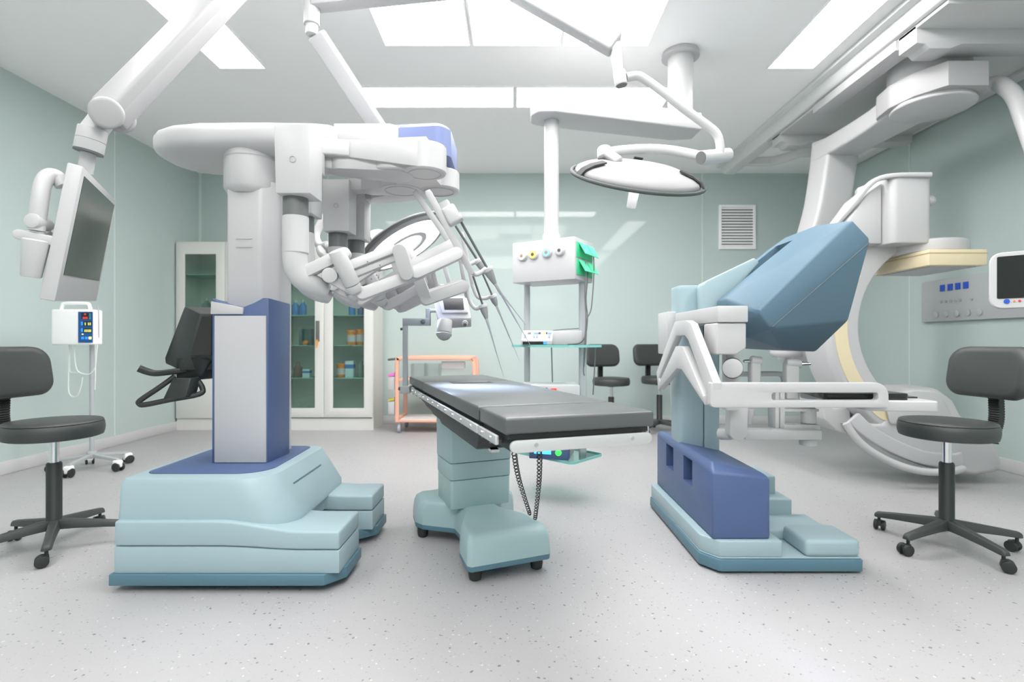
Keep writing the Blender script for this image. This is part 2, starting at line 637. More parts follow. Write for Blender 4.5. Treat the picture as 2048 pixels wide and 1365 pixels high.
def u_shell(zlo, zhi):
    """U shaped slab whose top and underside follow the sinking line"""
    mb = MB()
    vs, ix_ = [], {}
    for i, x in enumerate(xs_):
        for j, y in enumerate(ys_):
            for k, z in enumerate((zlo(x), zhi(x))):
                ix_[i, j, k] = len(vs)
                vs.append(V(x, y, z))
    cell = {(i, j) for i in range(len(xs_) - 1) for j in range(3) if not (i >= 14 and j == 1)}
    fs = []
    for i, j in cell:
        a, b, c, d = (i, j), (i + 1, j), (i + 1, j + 1), (i, j + 1)
        fs.append(tuple(ix_[p + (1,)] for p in (a, b, c, d)))
        fs.append(tuple(ix_[p + (0,)] for p in (d, c, b, a)))
        for nb, (p, q) in (((i - 1, j), (d, a)), ((i + 1, j), (b, c)), ((i, j - 1), (a, b)), ((i, j + 1), (c, d))):
            if nb not in cell:
                fs.append((ix_[p + (0,)], ix_[q + (0,)], ix_[q + (1,)], ix_[p + (1,)]))
    return mb.add(vs, fs)


seam_ = lambda x: 0.189 - 0.35 * (0.298 - zt(x))
build(u_shell(lambda x: 0.078, seam_), 'base_lower_shell', M['teal'], cart, bev=0.004, seg=2, bang=50)
build(u_shell(lambda x: seam_(x) + 0.0025, zt), 'base_upper_shell', M['teal'], cart, bev=0.011, seg=3, bang=50)
# the dark skirt with cut corners
sk = [(BX0 - 0.014, BY0 - 0.012), (-0.80, BY0 - 0.012), (BX1 + 0.010, 2.275), (BX1 + 0.010, 2.49), (-0.985, 2.49), (-0.985, 2.715),
      (-0.80, 2.715), (BX1 + 0.010, 2.78), (BX1 + 0.010, BY1 + 0.01), (BX0 - 0.014, BY1 + 0.01)]
build(MB().rings([at_z(sk, 0.030), at_z(sk, 0.078)]), 'base_skirt', M['skirt'], cart, bev=0.004)
for x, y in ((-1.5, 2.30), (-0.93, 2.30), (-1.5, 2.86), (-0.93, 2.86)):
    w = build(MB().cyl((x - 0.02, y, 0.032), (x + 0.02, y, 0.032), 0.031), 'wheel', M['black'], cart, bev=0.005)
# the raised housing with one wide rounded corner
b0 = rpoly([(-1.692, 2.228), (-0.955, 2.228), (-0.972, 2.965), (-1.692, 2.965)], [0.02, 0.16, 0.03, 0.02], 10)
b1 = rpoly([(-1.690, 2.236), (-1.045, 2.236), (-1.062, 2.962), (-1.690, 2.962)], [0.025, 0.15, 0.05, 0.02], 10)
b2 = rpoly([(-1.682, 2.246), (-1.058, 2.246), (-1.072, 2.955), (-1.682, 2.955)], [0.025, 0.14, 0.05, 0.02], 10)
b3 = rpoly([(-1.665, 2.264), (-1.076, 2.264), (-1.088, 2.945), (-1.665, 2.945)], [0.025, 0.13, 0.05, 0.02], 10)
build(MB().rings([at_z(b0, 0.255), at_z(b0, 0.29), at_z(b1, 0.445), at_z(b2, 0.463), at_z(b3, 0.470)]), 'base_housing', M['teal'], cart, ang=32)
tp = rpoly([(-1.635, 2.31), (-1.10, 2.31), (-1.125, 2.92), (-1.635, 2.92)], [0.05, 0.13, 0.05, 0.03], 8)
build(MB().rings([at_z(tp, 0.468), at_z(tp, 0.474)]), 'deck_plate', M['blue'], cart, bev=0.002)
build(MB().bar((-1.0205, 2.42, 0.40), (-1.0285, 2.78, 0.40), 0.006, 0.004, (0, 0, 1)), 'vent_line', M['skirt'], cart)

PY = 2.507
prof = [(-1.449, 0.46), (-1.180, 0.46), (-1.176, 1.262), (-1.205, 1.262), (-1.25, 1.238), (-1.298, 1.219), (-1.36, 1.230), (-1.42, 1.247), (-1.447, 1.262)]
mb = MB()
fr = [V(x, PY, z) for x, z in prof]
bk = [V(x + (0.012 if x > -1.3 else 0), PY + 0.215, z - (0.012 if z > 1 else 0)) for x, z in prof]
mb.rings([fr, bk])
build(mb, 'pedestal', M['blue'], cart, bev=0.006, seg=2)
build(MB().bx(X_(430, PY), X_(533, PY), PY - 0.007, PY + 0.004, 0.476, Z_(632, PY)), 'pedestal_panel', M['grey'], cart, bev=0.003)
fl = [(X_(422.5, PY), Z_(629, PY)), (X_(487, PY), Z_(629, PY)), (X_(488, PY), Z_(616, PY)), (X_(470, PY), Z_(612, PY)), (X_(423.5, PY), Z_(603, PY))]
build(MB().prism([V(x, PY - 0.008, z) for x, z in fl], (0, 0.02, 0)), 'pedestal_flap', M['white'], cart, bev=0.003)
ms = rpoly([(-1.438, 2.614), (-1.269, 2.614), (-1.2, 2.68), (-1.2, 2.83), (-1.438, 2.83)], [0.015, 0.04, 0.03, 0.02, 0.02], 5)
build(MB().rings([at_z(ms, 0.48), at_z(ms, 1.86)]), 'mast', M['white'], cart)
for py_, mm in ((477, 'white'), (494, 'seamgrey')):
    build(MB().bx(X_(467, 2.59), X_(500, 2.59), 2.6115, 2.616, Z_(py_, 2.614) - 0.003, Z_(py_, 2.614) + 0.003), 'mast_mark', M[mm], cart)
cx, cy = -1.352, 2.715
build(MB().lathe([(0.112, 1.80), (0.126, 1.812), (0.137, 1.835), (0.137, 1.972), (0.134, 1.975), (0.134, 1.979), (0.137, 1.982), (0.137, 2.01), (0.11, 2.05)], (cx, cy, 0), n=48),
      'collar', M['white'], cart)
secs = [(-1.862, .10, .05), (-1.855, .20, .09), (-1.835, .28, .12), (-1.79, .36, .145), (-1.70, .44, .165), (-1.55, .49, .172), (-1.2, .50, .172), (-1.0, .49, .168), (-.93, .47, .16), (-.885, .42, .14), (-.865, .34, .10)]
mb = MB().sweep([V(x, 2.80, 2.068) for x, a, b in secs], [a for x, a, b in secs], [b for x, a, b in secs], (0, 1, 0), e=3.2, n=40)
build(mb, 'boom', M['white'], cart, ang=60)
mb = MB().torus((0, 0, 0), (1, 0, 0), 1, 0.003, 48, 6)
mb.v = [V(-1.70 + p.x, 2.80 + p.y * .2205, 2.068 + p.z * .083) for p in mb.v]
# head plate and blue cap
pl = rpoly([(-0.90, 2.60), (-0.62, 2.60), (-0.55, 2.66), (-0.55, 2.98), (-0.90, 2.98)], 0.01, 3)
build(MB().rings([at_z(pl, 2.02), at_z(pl, 2.135)]), 'head_plate', M['white'], cart, bev=0.006)
cp = rpoly([(-0.655, 2.64), (-0.37, 2.60), (-0.325, 2.66), (-0.325, 2.98), (-0.655, 3.0)], [0.01, 0.05, 0.04, 0.05, 0.01], 5)
cp2 = rpoly([(-0.655, 2.66), (-0.38, 2.63), (-0.345, 2.68), (-0.345, 2.96), (-0.655, 2.98)], [0.01, 0.05, 0.04, 0.05, 0.01], 5)
build(MB().rings([at_z(cp, 1.99), at_z(cp, 2.125), at_z(cp2, 2.15)]), 'head_cap', M['capblue'], cart)
HUB = [(-0.43, 2.50, 0.103), (-0.585, 2.53, 0.118), (-0.60, 2.78, 0.115), (-0.405, 2.80, 0.108)]
mb = MB()
for (x, y, r), (za, zb) in zip(HUB, ((1.850, 1.978), (1.852, 1.93), (1.851, 1.96), (1.853, 1.955))):
    mb.lathe([(r - 0.006, za), (r, za + 0.006), (r, zb - 0.006), (r - 0.006, zb)], (x, y, 0), n=48)
mb.rings([at_z([(-0.60, 2.44), (-0.41, 2.42), (-0.36, 2.85), (-0.6, 2.86)], 1.854), at_z([(-0.60, 2.44), (-0.41, 2.42), (-0.36, 2.85), (-0.6, 2.86)], 2.0)])
build(mb, 'rotary_hub', M['white'], cart)
for (x, y, r) in HUB:
    build(MB().torus((x, y, 1.8505), (0, 0, 1), r * 0.74, 0.0025, 40, 6), 'hub_ring', M['seamgrey'], cart)


def setup_arm(px, py_, d, hub, zl, box_w=0.144, first=False):
    """link from the hub, hanging gearbox and post; returns the arm object"""
    bx0 = px - 0.072 + d
    mb = MB()
    z0, z1 = 1.632, 1.905
    lo = [V(bx0 + 0.006, py_ - 0.075, z0), V(bx0 + box_w - 0.002, py_ - 0.075, z0), V(bx0 + box_w - 0.002, py_ + 0.055, z0), V(bx0 + 0.006, py_ + 0.055, z0)]
    hi = [V(bx0, py_ - 0.078, z1), V(bx0 + box_w, py_ - 0.078, z1), V(bx0 + box_w, py_ + 0.055, z1), V(bx0, py_ + 0.055, z1)]
    mb.rings([lo, hi])
    arm = build(mb, 'instrument_arm', M['white'], cart, bev=0.006)
    hx, hy, hr = hub
    a = V(bx0 + box_w - 0.01, py_, zl)
    b = V(hx, hy, zl)
    k = a + (b - a).normalized() * 0.12
    if first:      # the nearest arm: a neck running back to a wedge shaped link
        build(MB().bar(V(-0.96, 2.395, 1.937), V(-0.765, 2.44, 1.937), 0.076, 0.10, (0, 0, 1)).bx(-0.95, -0.86, py_ + 0.03, 2.38, 1.80, 1.90), 'setup_neck', M['white'], arm, bev=0.008, seg=3)
        pw = rpoly([(-0.785, 2.402), (hx, 2.398), (hx, 2.598), (-0.785, 2.58)], [0.02, 0.001, 0.001, 0.02], 4)
        build(MB().rings([[V(p[0], p[1], 1.90 if p[0] < -0.7 else 1.853) for p in pw], at_z(pw, 1.9775)]), 'setup_link', M['white'], arm, bev=0.004)
    else:
        build(MB().bar(a - (b - a).normalized() * 0.05, k, 0.070, 0.085, (0, 0, 1)), 'setup_neck', M['white'], arm, bev=0.008, seg=3)
        build(MB().link(k, b, 0.13, 0.076, (0, 0, 1), w1=0.19, k=16), 'setup_link', M['white'], arm, bev=0.004)
    build(MB().torus((bx0 + 0.075, py_ - 0.0785, 1.765), (0, 1, 0), 0.012, 0.0015, 24, 6), 'badge_ring', M['seamgrey'], arm)
    build(MB().cyl((px, py_, 1.64), (px, py_, 1.556), 0.049), 'post_band', M['midgrey'], arm)
    post = build(MB().lathe([(0.047, 1.408), (0.0505, 1.412), (0.0505, 1.556), (0.048, 1.558)], (px, py_, 0)), 'post', M['white'], arm)
    return arm


ARMS = [(-0.888, 2.125, 0.018, HUB[0], 1.905), (-0.985, 2.44, 0.0, HUB[1], 1.885), (-0.950, 2.82, 0.012, HUB[2], 1.89), (-0.915, 3.02, 0.0, HUB[3], 1.89)]
arms = [setup_arm(*a, first=(i == 0)) for i, a in enumerate(ARMS)]


def chain(arm, dx, dy, dz, rx=0.0, ry=0.0, rz=0.0, plate=True):
    """elbow, motor and parallelogram links; dx.. moves all of it, rx.. the reaching half"""
    D = V(dx, dy, dz)
    E = V(dx + rx, dy + ry, dz + rz)

    def p(x, y, Y):
        return P(x, y, Y) + D

    def q(x, y, Y):
        return P(x, y, Y) + E
    build(MB().tube([p(590, 500, 2.125), p(590, 518, 2.125), p(593, 536, 2.13), p(603, 554, 2.14), p(622, 568, 2.16), p(642, 577, 2.19)],
                    [0.0475] * 14 + [0.046, 0.045, 0.044, 0.043, 0.042, 0.04, 0.04], n=28, smooth=4), 'elbow', M['white'], arm)
    build(MB().cyl(p(622, 567, 2.165), p(655, 584, 2.205), 0.041, 0.033), 'elbow_joint', M['white'], arm, bev=0.01, seg=3)
    build(MB().link(p(612, 545, 2.13), p(690, 508, 2.16), 0.047, 0.045), 'forearm_link', M['white'], arm, bev=0.003)
    build(MB().cyl(p(659, 551, 2.115), p(660, 551, 2.2), 0.031), 'forearm_joint', M['white'], arm, bev=0.006)
    build(MB().link(p(659, 552, 2.16), p(720, 585, 2.2), 0.055, 0.05), 'wrist_link', M['white'], arm, bev=0.012)
    build(MB().cyl(p(672, 501, 2.10), p(705, 570, 2.16), 0.0325, 0.0335), 'motor', M['white'], arm, bev=0.006)
    build(MB().cyl(p(704, 569, 2.162), p(712, 586, 2.18), 0.034, 0.027), 'motor_end', M['white'], arm, bev=0.008)
    build(MB().bar(p(700, 533, 2.17), q(790, 498, 2.24), 0.04, 0.040, (0, 1, 0)).bar(p(703, 551, 2.18), q(790, 516, 2.25), 0.034, 0.032, (0, 1, 0)), 'reach_bar', M['white'], arm, bev=0.003)
    build(MB().link(p(724, 589, 2.2), q(842, 545, 2.28), 0.05, 0.05), 'reach_link', M['white'], arm, bev=0.003)
    if plate:
        build(MB().link(q(800, 501, 2.19), q(814, 545, 2.22), 0.058, 0.05), 'elbow_plate', M['white'], arm, bev=0.003)
    for (x, y) in ((735, 524), (760, 531), (748, 540)):
        build(MB().cyl(p(x, y, 2.17), p(x, y, 2.135), 0.0028, n=8), 'screw', M['dgrey'], arm)


chain(arms[0], 0, 0, 0)
chain(arms[1], -0.097, 0.315, 0, 0.0, 0.0, 0.05)
chain(arms[2], -0.062, 0.695, 0, 0.02, -0.1, 0.02)
chain(arms[3], -0.027, 0.895, 0, 0.02, -0.2, 0.0)


def reach(arm, up, low, conn, rail, wr=0.03, wc=0.052):
    """upper and lower parallelogram arms with the insertion rail"""
    (a, b), (c, d), (e, f) = up, low, conn
    build(MB().link(a, b, 0.056, 0.042), 'upper_link', M['white'], arm, bev=0.003)
    build(MB().link(c, d, 0.056, 0.042), 'lower_link', M['white'], arm, bev=0.003)
    build(MB().link(e, f, wc, 0.035), 'parallel_link', M['white'], arm, bev=0.004)
    build(MB().link(rail[0], rail[1], wr, 0.03), 'insertion_rail', M['white'], arm, bev=0.004)
    t = (rail[1] - rail[0]).normalized()
    build(MB().cyl(rail[0] - t * 0.016, rail[0] + t * 0.02, 0.012, 0.015), 'rail_tip', M['white'], arm, bev=0.003)


reach(arms[0], (P(832, 546, 2.25), P(912, 509, 2.31)), (P(852, 599, 2.45), P(926, 574, 2.5)), (P(835, 552, 2.4), P(852, 597, 2.45)),
      (P(858, 388, 2.3), P(942, 543, 2.38)))
reach(arms[1], (P(830, 530, 2.55), P(902, 492, 2.62)), (P(850, 594, 2.66), P(920, 571, 2.7)), (P(834, 542, 2.6), P(848, 590, 2.66)),
      (P(833, 388, 2.62), P(925, 522, 2.68)))
reach(arms[2], (P(838, 546, 2.75), P(914, 510, 2.8)), (P(856, 597, 2.8), P(926, 575, 2.82)), (P(866, 545, 2.78), P(878, 588, 2.8)),
      (P(918, 500, 2.8), P(933, 592, 2.84)), wr=0.022, wc=0.022)
reach(arms[3], (P(845, 542, 3.0), P(916, 508, 3.05)), (P(858, 594, 3.0), P(926, 573, 3.05)), (P(888, 530, 3.0), P(901, 575, 3.0)),
      (P(924, 470, 3.0), P(946, 575, 3.06)), wr=0.022, wc=0.022)
# carriages
for arm, (cx_, cy_, Y) in ((arms[0], (904, 431, 2.33)), (arms[1], (893, 420, 2.66))):
    t = (P(942, 543, Y) - P(858, 388, Y)).normalized()
    s = t.cross(V(0, 1, 0))
    build(MB().obox(P(cx_, cy_, Y), t * 0.042, s * 0.031, V(0, 0.03, 0)), 'carriage', M['white'], arm, bev=0.012, seg=3)
build(MB().obox(P(917, 437, 2.33), V(0.006, 0, -0.012), V(0.016, 0, 0.008), V(0, 0.028, 0)), 'carriage_end', M['white'], arms[0], bev=0.004)


def instrument(arm, s0, s1, c1, tip, Y, br, r=0.0062):
    """shaft s0-s1, clamp and cone s1-c1, thin cannula to the tip"""
    Y0, Y1, Y2, Y3 = Y
    a, b, c, d = P(*s0, Y0), P(*s1, Y1), P(*c1, Y2), P(*tip, Y3)
    ins = build(MB().cyl(a, b, r, n=16), 'instrument_shaft', M['dgrey'], arm)
    t = (c - b).normalized()
    build(MB().lathe([(0.012, 0), (0.019, 0.004), (0.02, 0.02), (0.018, 0.036), (0.009, (c - b).length)], b, t, 20), 'cannula_cone', M['cone'], ins)
    build(MB().cyl(b - t * 0.006, b + t * 0.012, 0.024, n=24), 'cannula_ring', M['white'], ins, bev=0.002)
    m = c + (d - c) * 0.16
    build(MB().lathe([(0.0075, 0), (0.006, (m - c).length), (0.0042, (m - c).length + 0.003), (0.0036, (d - c).length * 0.6), (0.0022, (d - c).length * 0.62), (0.0012, (d - c).length)], c, (d - c), 12),
          'cannula', M['steel'], ins)
    build(MB().tube([P(*q) for q in br], 0.011, n=12, smooth=4), 'cannula_bracket', M['white'], arm)


instrument(arms[0], (920, 440), (975, 538), (990, 568), (1062, 693), (2.36, 2.42, 2.44, 2.55), [(940, 540, 2.38), (950, 549, 2.4), (962, 545, 2.41), (972, 537, 2.42)])
instrument(arms[1], (911, 452), (956, 522), (972, 548), (1053, 652), (2.66, 2.72, 2.73, 2.85), [(925, 520, 2.68), (935, 530, 2.7), (948, 525, 2.71), (956, 520, 2.72)])
instrument(arms[2], (946, 552), (966, 612), (973, 638), (1007, 754), (2.76, 2.8, 2.8, 2.8), [(932, 560, 2.82), (938, 598, 2.82), (950, 617, 2.81), (964, 613, 2.8)], r=0.0055)
instrument(arms[3], (964, 545), (985, 592), (993, 612), (1039, 722), (3.0, 3.05, 3.06, 3.1), [(945, 570, 3.05), (955, 594, 3.06), (972, 597, 3.06), (983, 591, 3.05)], r=0.0055)
# the black touchscreen head on the far side of the column
hy = 2.60
A, B_, C_, D_ = P(369, 613, hy), P(399, 627, hy - .1), P(372, 717, hy - .1), P(329, 716, hy)
E_, F_ = P(331, 728, hy), P(362, 742, hy - .1)
back = V(0.17, 0.11, 0.0)
mb = MB().rings([[A, B_, C_, F_, E_, D_], [p + back for p in (A, B_, C_, F_, E_, D_)]])
hd = build(mb, 'touchscreen_housing', M['black'], cart, bev=0.005)
n_ = (B_ - C_).cross(back).normalized()
cc = (B_ + C_) / 2 + back * 0.5
u_, w_ = (B_ - C_) * 0.43, back * 0.43
if n_.y > 0:
    n_ = -n_
build(MB().obox(cc + n_ * 0.002, u_, w_, n_ * 0.002), 'display', M['screenblack'], hd)
nk = [P(352, 716, 2.52), P(398, 716, 2.5), P(421, 722, 2.55), P(400, 760, 2.55), P(352, 762, 2.52)]
build(MB().prism(nk, (0.02, 0.09, 0)), 'handle_bracket', M['black'], hd, bev=0.006)
lower = [P(345, 757, 2.47), P(381, 757, 2.47), P(371, 795, 2.45), P(322, 806, 2.45)]
build(MB().prism(lower, (0.015, 0.06, 0)), 'handle_plate', M['black'], hd, bev=0.005)
lp = [P(350, 753, 2.5), P(318, 776, 2.47), P(281, 801, 2.44), P(279, 808, 2.44), P(290, 810, 2.44), P(340, 800, 2.46), P(398, 789, 2.5), P(405, 777, 2.52), P(392, 757, 2.53)]
build(MB().tube(lp, 0.0125, n=12, smooth=4), 'loop_handle', M['black'], hd)
build(MB().sweep([P(277, 737, 2.40), P(296, 744, 2.42), P(314, 747, 2.44), P(345, 744, 2.5), P(372, 741, 2.54)], 0.035, 0.028, (0, 1, 0), e=4, n=16, smooth=3), 'side_grip', M['black'], hd)
build(MB().bar(P(405, 734, 2.66), P(440, 734, 2.62), 0.06, 0.028), 'bracket_arm', M['black'], hd, bev=0.004)
# ------------------------------------------------------------------ operating table
tab = thing('operating_table', 'black-padded operating table on a pale teal pedestal with a bright light pool', 'operating table', (-0.24, 2.75, 0))
TO = V(-0.029, 1.506, 0)          # near corner of the padding
TU = V(0.945, 0.327, 0).normalized()
TL = V(-0.33, 0.944, 0).normalized()
TW, TLEN, TZ = 0.50, 1.97, 0.832


def tp_(a, b, z):                # a across, b along the table
    return TO + TU * a + TL * b + V(0, 0, z)


def tbox(mb, a0, a1, b0, b1, z0, z1):
    return mb.rings([[tp_(a0, b0, z0), tp_(a1, b0, z0), tp_(a1, b1, z0), tp_(a0, b1, z0)], [tp_(a0, b0, z1), tp_(a1, b0, z1), tp_(a1, b1, z1), tp_(a0, b1, z1)]])


build(tbox(MB(), 0, TW, 0, 0.272, TZ - 0.05, TZ), 'foot_pad', M['mattress'], tab, bev=0.009, seg=3)
# torso pad with a slot near the head end
mb = MB()
o_ = [tp_(0, 0.297, TZ - 0.05), tp_(TW, 0.297, TZ - 0.05), tp_(TW, 1.43, TZ - 0.05), tp_(0, 1.43, TZ - 0.05)]
i_ = [tp_(0.14, 1.28, TZ - 0.05), tp_(0.36, 1.28, TZ - 0.05), tp_(0.36, 1.41, TZ - 0.05), tp_(0.14, 1.41, TZ - 0.05)]
mb.frame(o_, i_, (0, 0, 0.05))
build(mb, 'torso_pad', M['mattress'], tab, bev=0.008, seg=3)
build(tbox(MB(), 0.138, 0.362, 1.278, 1.412, TZ - 0.03, TZ - 0.004), 'pad_slot', M['black'], tab)
build(tbox(MB(), 0.002, TW - 0.002, 1.4315, TLEN, TZ - 0.05, TZ), 'head_pad', M['mattress'], tab, bev=0.008, seg=3)
build(tbox(MB(), 0.004, TW - 0.004, 0.268, 0.300, TZ - 0.05, TZ - 0.014), 'pad_gap_shade', M['black'], tab)  # black filler painted in for the shade inside the open pad gap
fr_ = build(tbox(tbox(tbox(MB(), 0.015, TW - 0.015, 0.015, 0.275, TZ - 0.066, TZ - 0.052), 0.015, TW - 0.015, 0.295, 1.42, TZ - 0.066, TZ - 0.052),
            0.015, TW - 0.015, 1.44, TLEN - 0.015, TZ - 0.066, TZ - 0.052), 'top_frame', M['black'], tab)
# dark undercarriage, deepest towards the foot end
mb = MB()
for a0, a1 in ((0.012, TW - 0.012),):
    pr = [(0.30, 0.765), (1.85, 0.765), (1.80, 0.745), (1.45, 0.715), (1.40, 0.705), (1.25, 0.70), (1.20, 0.688), (1.03, 0.685), (0.98, 0.672), (0.36, 0.672), (0.345, 0.68)]
    mb.rings([[tp_(a0, b, z) for b, z in pr], [tp_(a1, b, z) for b, z in pr]])
build(mb, 'undercarriage', M['black'], tab, bev=0.003)
build(tbox(MB(), 0.03, TW - 0.03, 0.02, 0.345, 0.725, 0.768), 'foot_carrier', M['black'], tab, bev=0.004)
build(tbox(MB(), 0.06, 0.09, 0.335, 0.375, 0.662, 0.672), 'foot_latch', M['steel'], tab)
# side rails and the end rail
for (b0, b1) in ((0.05, 0.245), (0.262, 0.85), (0.856, 1.40), (1.41, 1.90)):
    for a in (-0.008, TW + 0.008):
        r = build(tbox(MB(), a - 0.006, a + 0.006, b0, b1, TZ - 0.086, TZ - 0.058), 'side_rail', M['satin'], tab, bev=0.003)
        n = max(2, int((b1 - b0) / 0.12))
        for k in range(n):
            b = b0 + (k + 0.5) * (b1 - b0) / n
            c = tp_(a - (0.006 if a < 0 else -0.006), b, TZ - 0.071)
            build(MB().cyl(c, c - TU * (0.004 if a < 0 else -0.004), 0.006, n=12), 'rail_bolt', M['chrome'], r)
            build(tbox(MB(), min(a, 0.02), max(a, 0.02) if a < 0 else a, b + 0.02, b + 0.03, TZ - 0.094, TZ - 0.084), 'rail_spacer', M['dgrey'], r)
c0, c1 = tp_(0.03, -0.008, TZ - 0.083), tp_(TW - 0.035, -0.008, TZ - 0.083)
er = build(MB().link(c0, c1, 0.036, 0.012, TL), 'end_rail', M['satin'], tab, bev=0.003)
for a in (0.09, TW - 0.09):
    c = tp_(a, -0.014, TZ - 0.079)
    build(MB().cyl(c, c - TL * 0.004, 0.006, n=12), 'rail_bolt', M['chrome'], er)
# column and X shaped base
CC = V(-0.226, 2.838, 0)
cu = V(0.921, 0.389, 0).normalized()
cl = V(-0.389, 0.921, 0).normalized()


def cq(a, b, z):
    return CC + cu * a + cl * b + V(0, 0, z)


def crect(w, l, r, z):
    return [cq(a, b, z) for a, b in rrect(w, l, r, 5)]


build(MB().rings([crect(0.325, 0.26, 0.018, 0.20), crect(0.327, 0.262, 0.018, 0.345)]), 'column_base', M['tealgreen'], tab, bev=0.003)
build(MB().rings([crect(0.331, 0.266, 0.018, 0.348), crect(0.333, 0.268, 0.018, 0.432)]), 'column_sleeve', M['tealgreen'], tab, bev=0.003)
build(MB().rings([crect(0.337, 0.272, 0.018, 0.435), crect(0.343, 0.278, 0.018, 0.655)]), 'column_cover', M['tealgreen'], tab, bev=0.004)
build(MB().rings([crect(0.343, 0.278, 0.018, 0.655), crect(0.343, 0.278, 0.018, 0.664)]), 'column_gasket', M['black'], tab, bev=0.003)
build(MB().rings([crect(0.24, 0.20, 0.018, 0.66), crect(0.24, 0.20, 0.018, 0.71)]), 'column_top', M['satin'], tab, bev=0.003)
BO = V(-0.015, 2.325, 0)          # middle of the near edge of the base
outl = [(-0.20, 0.02), (-0.185, 0.0), (0.185, 0.0), (0.20, 0.02), (0.185, 0.18), (0.12, 0.34), (0.12, 0.48), (0.26, 0.60), (0.285, 0.66), (0.265, 0.82), (0.235, 0.85),
        (-0.235, 0.85), (-0.265, 0.82), (-0.285, 0.66), (-0.26, 0.60), (-0.12, 0.48), (-0.12, 0.34), (-0.185, 0.18)]


def bring(scale, z, grow=0.0):
    pp = rpoly([(a, b) for a, b in outl], 0.012, 3)
    ctr = Vector((0, 0.44))
    out = []
    for p in pp:
        d = p - ctr
        p = ctr + d * scale + d.normalized() * grow
        out.append(BO + cu * p.x + cl * p.y + V(0, 0, z))
    return out


build(MB().rings([bring(1, 0.058), bring(1, 0.083)]), 'base_skirt', M['skirt'], tab, bev=0.004)
build(MB().rings([bring(1.004, 0.083), bring(1, 0.12), bring(1, 0.165, -0.010), bring(1, 0.190, -0.024), bring(1, 0.203, -0.045), bring(1, 0.207, -0.07)]), 'base_cover', M['tealgreen'], tab, ang=60)
for a, b in ((-0.15, 0.06), (0.15, 0.06), (-0.225, 0.77), (0.225, 0.77), (-0.245, 0.66), (0.245, 0.66)):
    c = BO + cu * a + cl * b
    w = build(MB().lathe([(0.018, 0.0), (0.026, 0.006), (0.03, 0.03), (0.028, 0.06)], c, n=20), 'caster', M['black'], tab)
# hand control cables
for nm, (x0, y0, Y0), (x1, y1, Y1), (x2, y2, Y2) in (('pendant_cable', (1027, 897, 1.62), (1038, 960, 2.0), (1060, 1030, 2.56)), ('pendant_cable', (1079, 893, 1.62), (1078, 965, 2.0), (1070, 1040, 2.50))):
    ctrl = spline([P(x0, y0, Y0), P(x1, y1, Y1), P(x2, y2, Y2)], 60)
    pts = []
    n = len(ctrl)
    for i in range(n * 5):
        s = i / 5
        k = min(int(s), n - 2)
        c = ctrl[k].lerp(ctrl[k + 1], s - k)
        t = (ctrl[k + 1] - ctrl[k]).normalized()
        a = t.orthogonal().normalized()
        b = t.cross(a)
        fr0 = i / (n * 5)
        turns = 23 * (fr0 ** 1.25)
        rr = 0.0078 * min(1, fr0 * 10, (1 - fr0) * 20 + 0.15)
        pts.append(c + (a * math.cos(2 * PI * turns) + b * math.sin(2 * PI * turns)) * rr)
    build(MB().tube(pts, 0.0021, n=6), nm, M['black'], tab)

# ------------------------------------------------------------------ device clamped to the table
dev = thing('table_clamp_scanner', 'white device with black screen on a grey arm clamped to the table head', 'medical device', P(813, 775, 3.2))
YD = 3.22
build(MB().bx(X_(806, YD), X_(815.5, YD), YD - 0.015, YD + 0.015, 0.74, Z_(640, YD)), 'upright', M['polegrey'], dev, bev=0.003)
build(MB().bx(X_(802, YD), X_(821, YD), YD - 0.03, YD + 0.05, Z_(787, YD), Z_(772, YD)), 'rail_clamp', M['polegrey'], dev, bev=0.004)
build(MB().cyl(P(802, 778, YD), P(797, 777, YD), 0.012), 'clamp_knob', M['dgrey'], dev, bev=0.003)
build(MB().cyl(P(806, 658, YD), P(801, 659, YD), 0.008), 'set_screw', M['dgrey'], dev)
cb = build(MB().bx(X_(806, YD), X_(861, YD), YD - 0.017, YD + 0.017, Z_(652, YD), Z_(637, YD)), 'cross_bar', M['polegrey'], dev, bev=0.003)
build(MB().cyl(P(846, 644, YD - 0.017), P(846, 644, YD - 0.03), 0.014), 'lock_knob', M['dgrey'], cb, bev=0.003)
build(MB().bx(X_(852, YD), X_(861, YD), YD - 0.014, YD + 0.014, Z_(652, YD), Z_(617, YD)), 'riser', M['polegrey'], dev, bev=0.003)
build(MB().cyl(P(857, 622, YD), P(876, 622, YD), 0.012), 'swivel', M['satin'], dev)
YE = 3.12
hz = [(864, 593), (934, 592), (943, 638), (878, 638)]
top = [P(x, y, YE + (0.09 if y < 600 else 0)) for x, y in hz]
mb = MB().rings([[P(866, 594, YE + 0.10), P(934, 594, YE + 0.10), P(943, 637, YE), P(875, 637, YE)],
                 [P(869, 600, YE + 0.2), P(932, 600, YE + 0.2), P(943, 655, YE + 0.03), P(877, 659, YE + 0.03)]])
bd = build(mb, 'device_body', M['white'], dev, bev=0.006)


def facept(u, v, d=0.0):          # on the sloping upper face
    a = P(866, 594, YE + 0.10).lerp(P(934, 594, YE + 0.10), u)
    b = P(875, 637, YE).lerp(P(943, 637, YE), u)
    n = (P(934, 594, YE + 0.10) - P(866, 594, YE + 0.10)).cross(P(875, 637, YE) - P(866, 594, YE + 0.10)).normalized()
    if n.y > 0:
        n = -n
    return a.lerp(b, v) + n * d


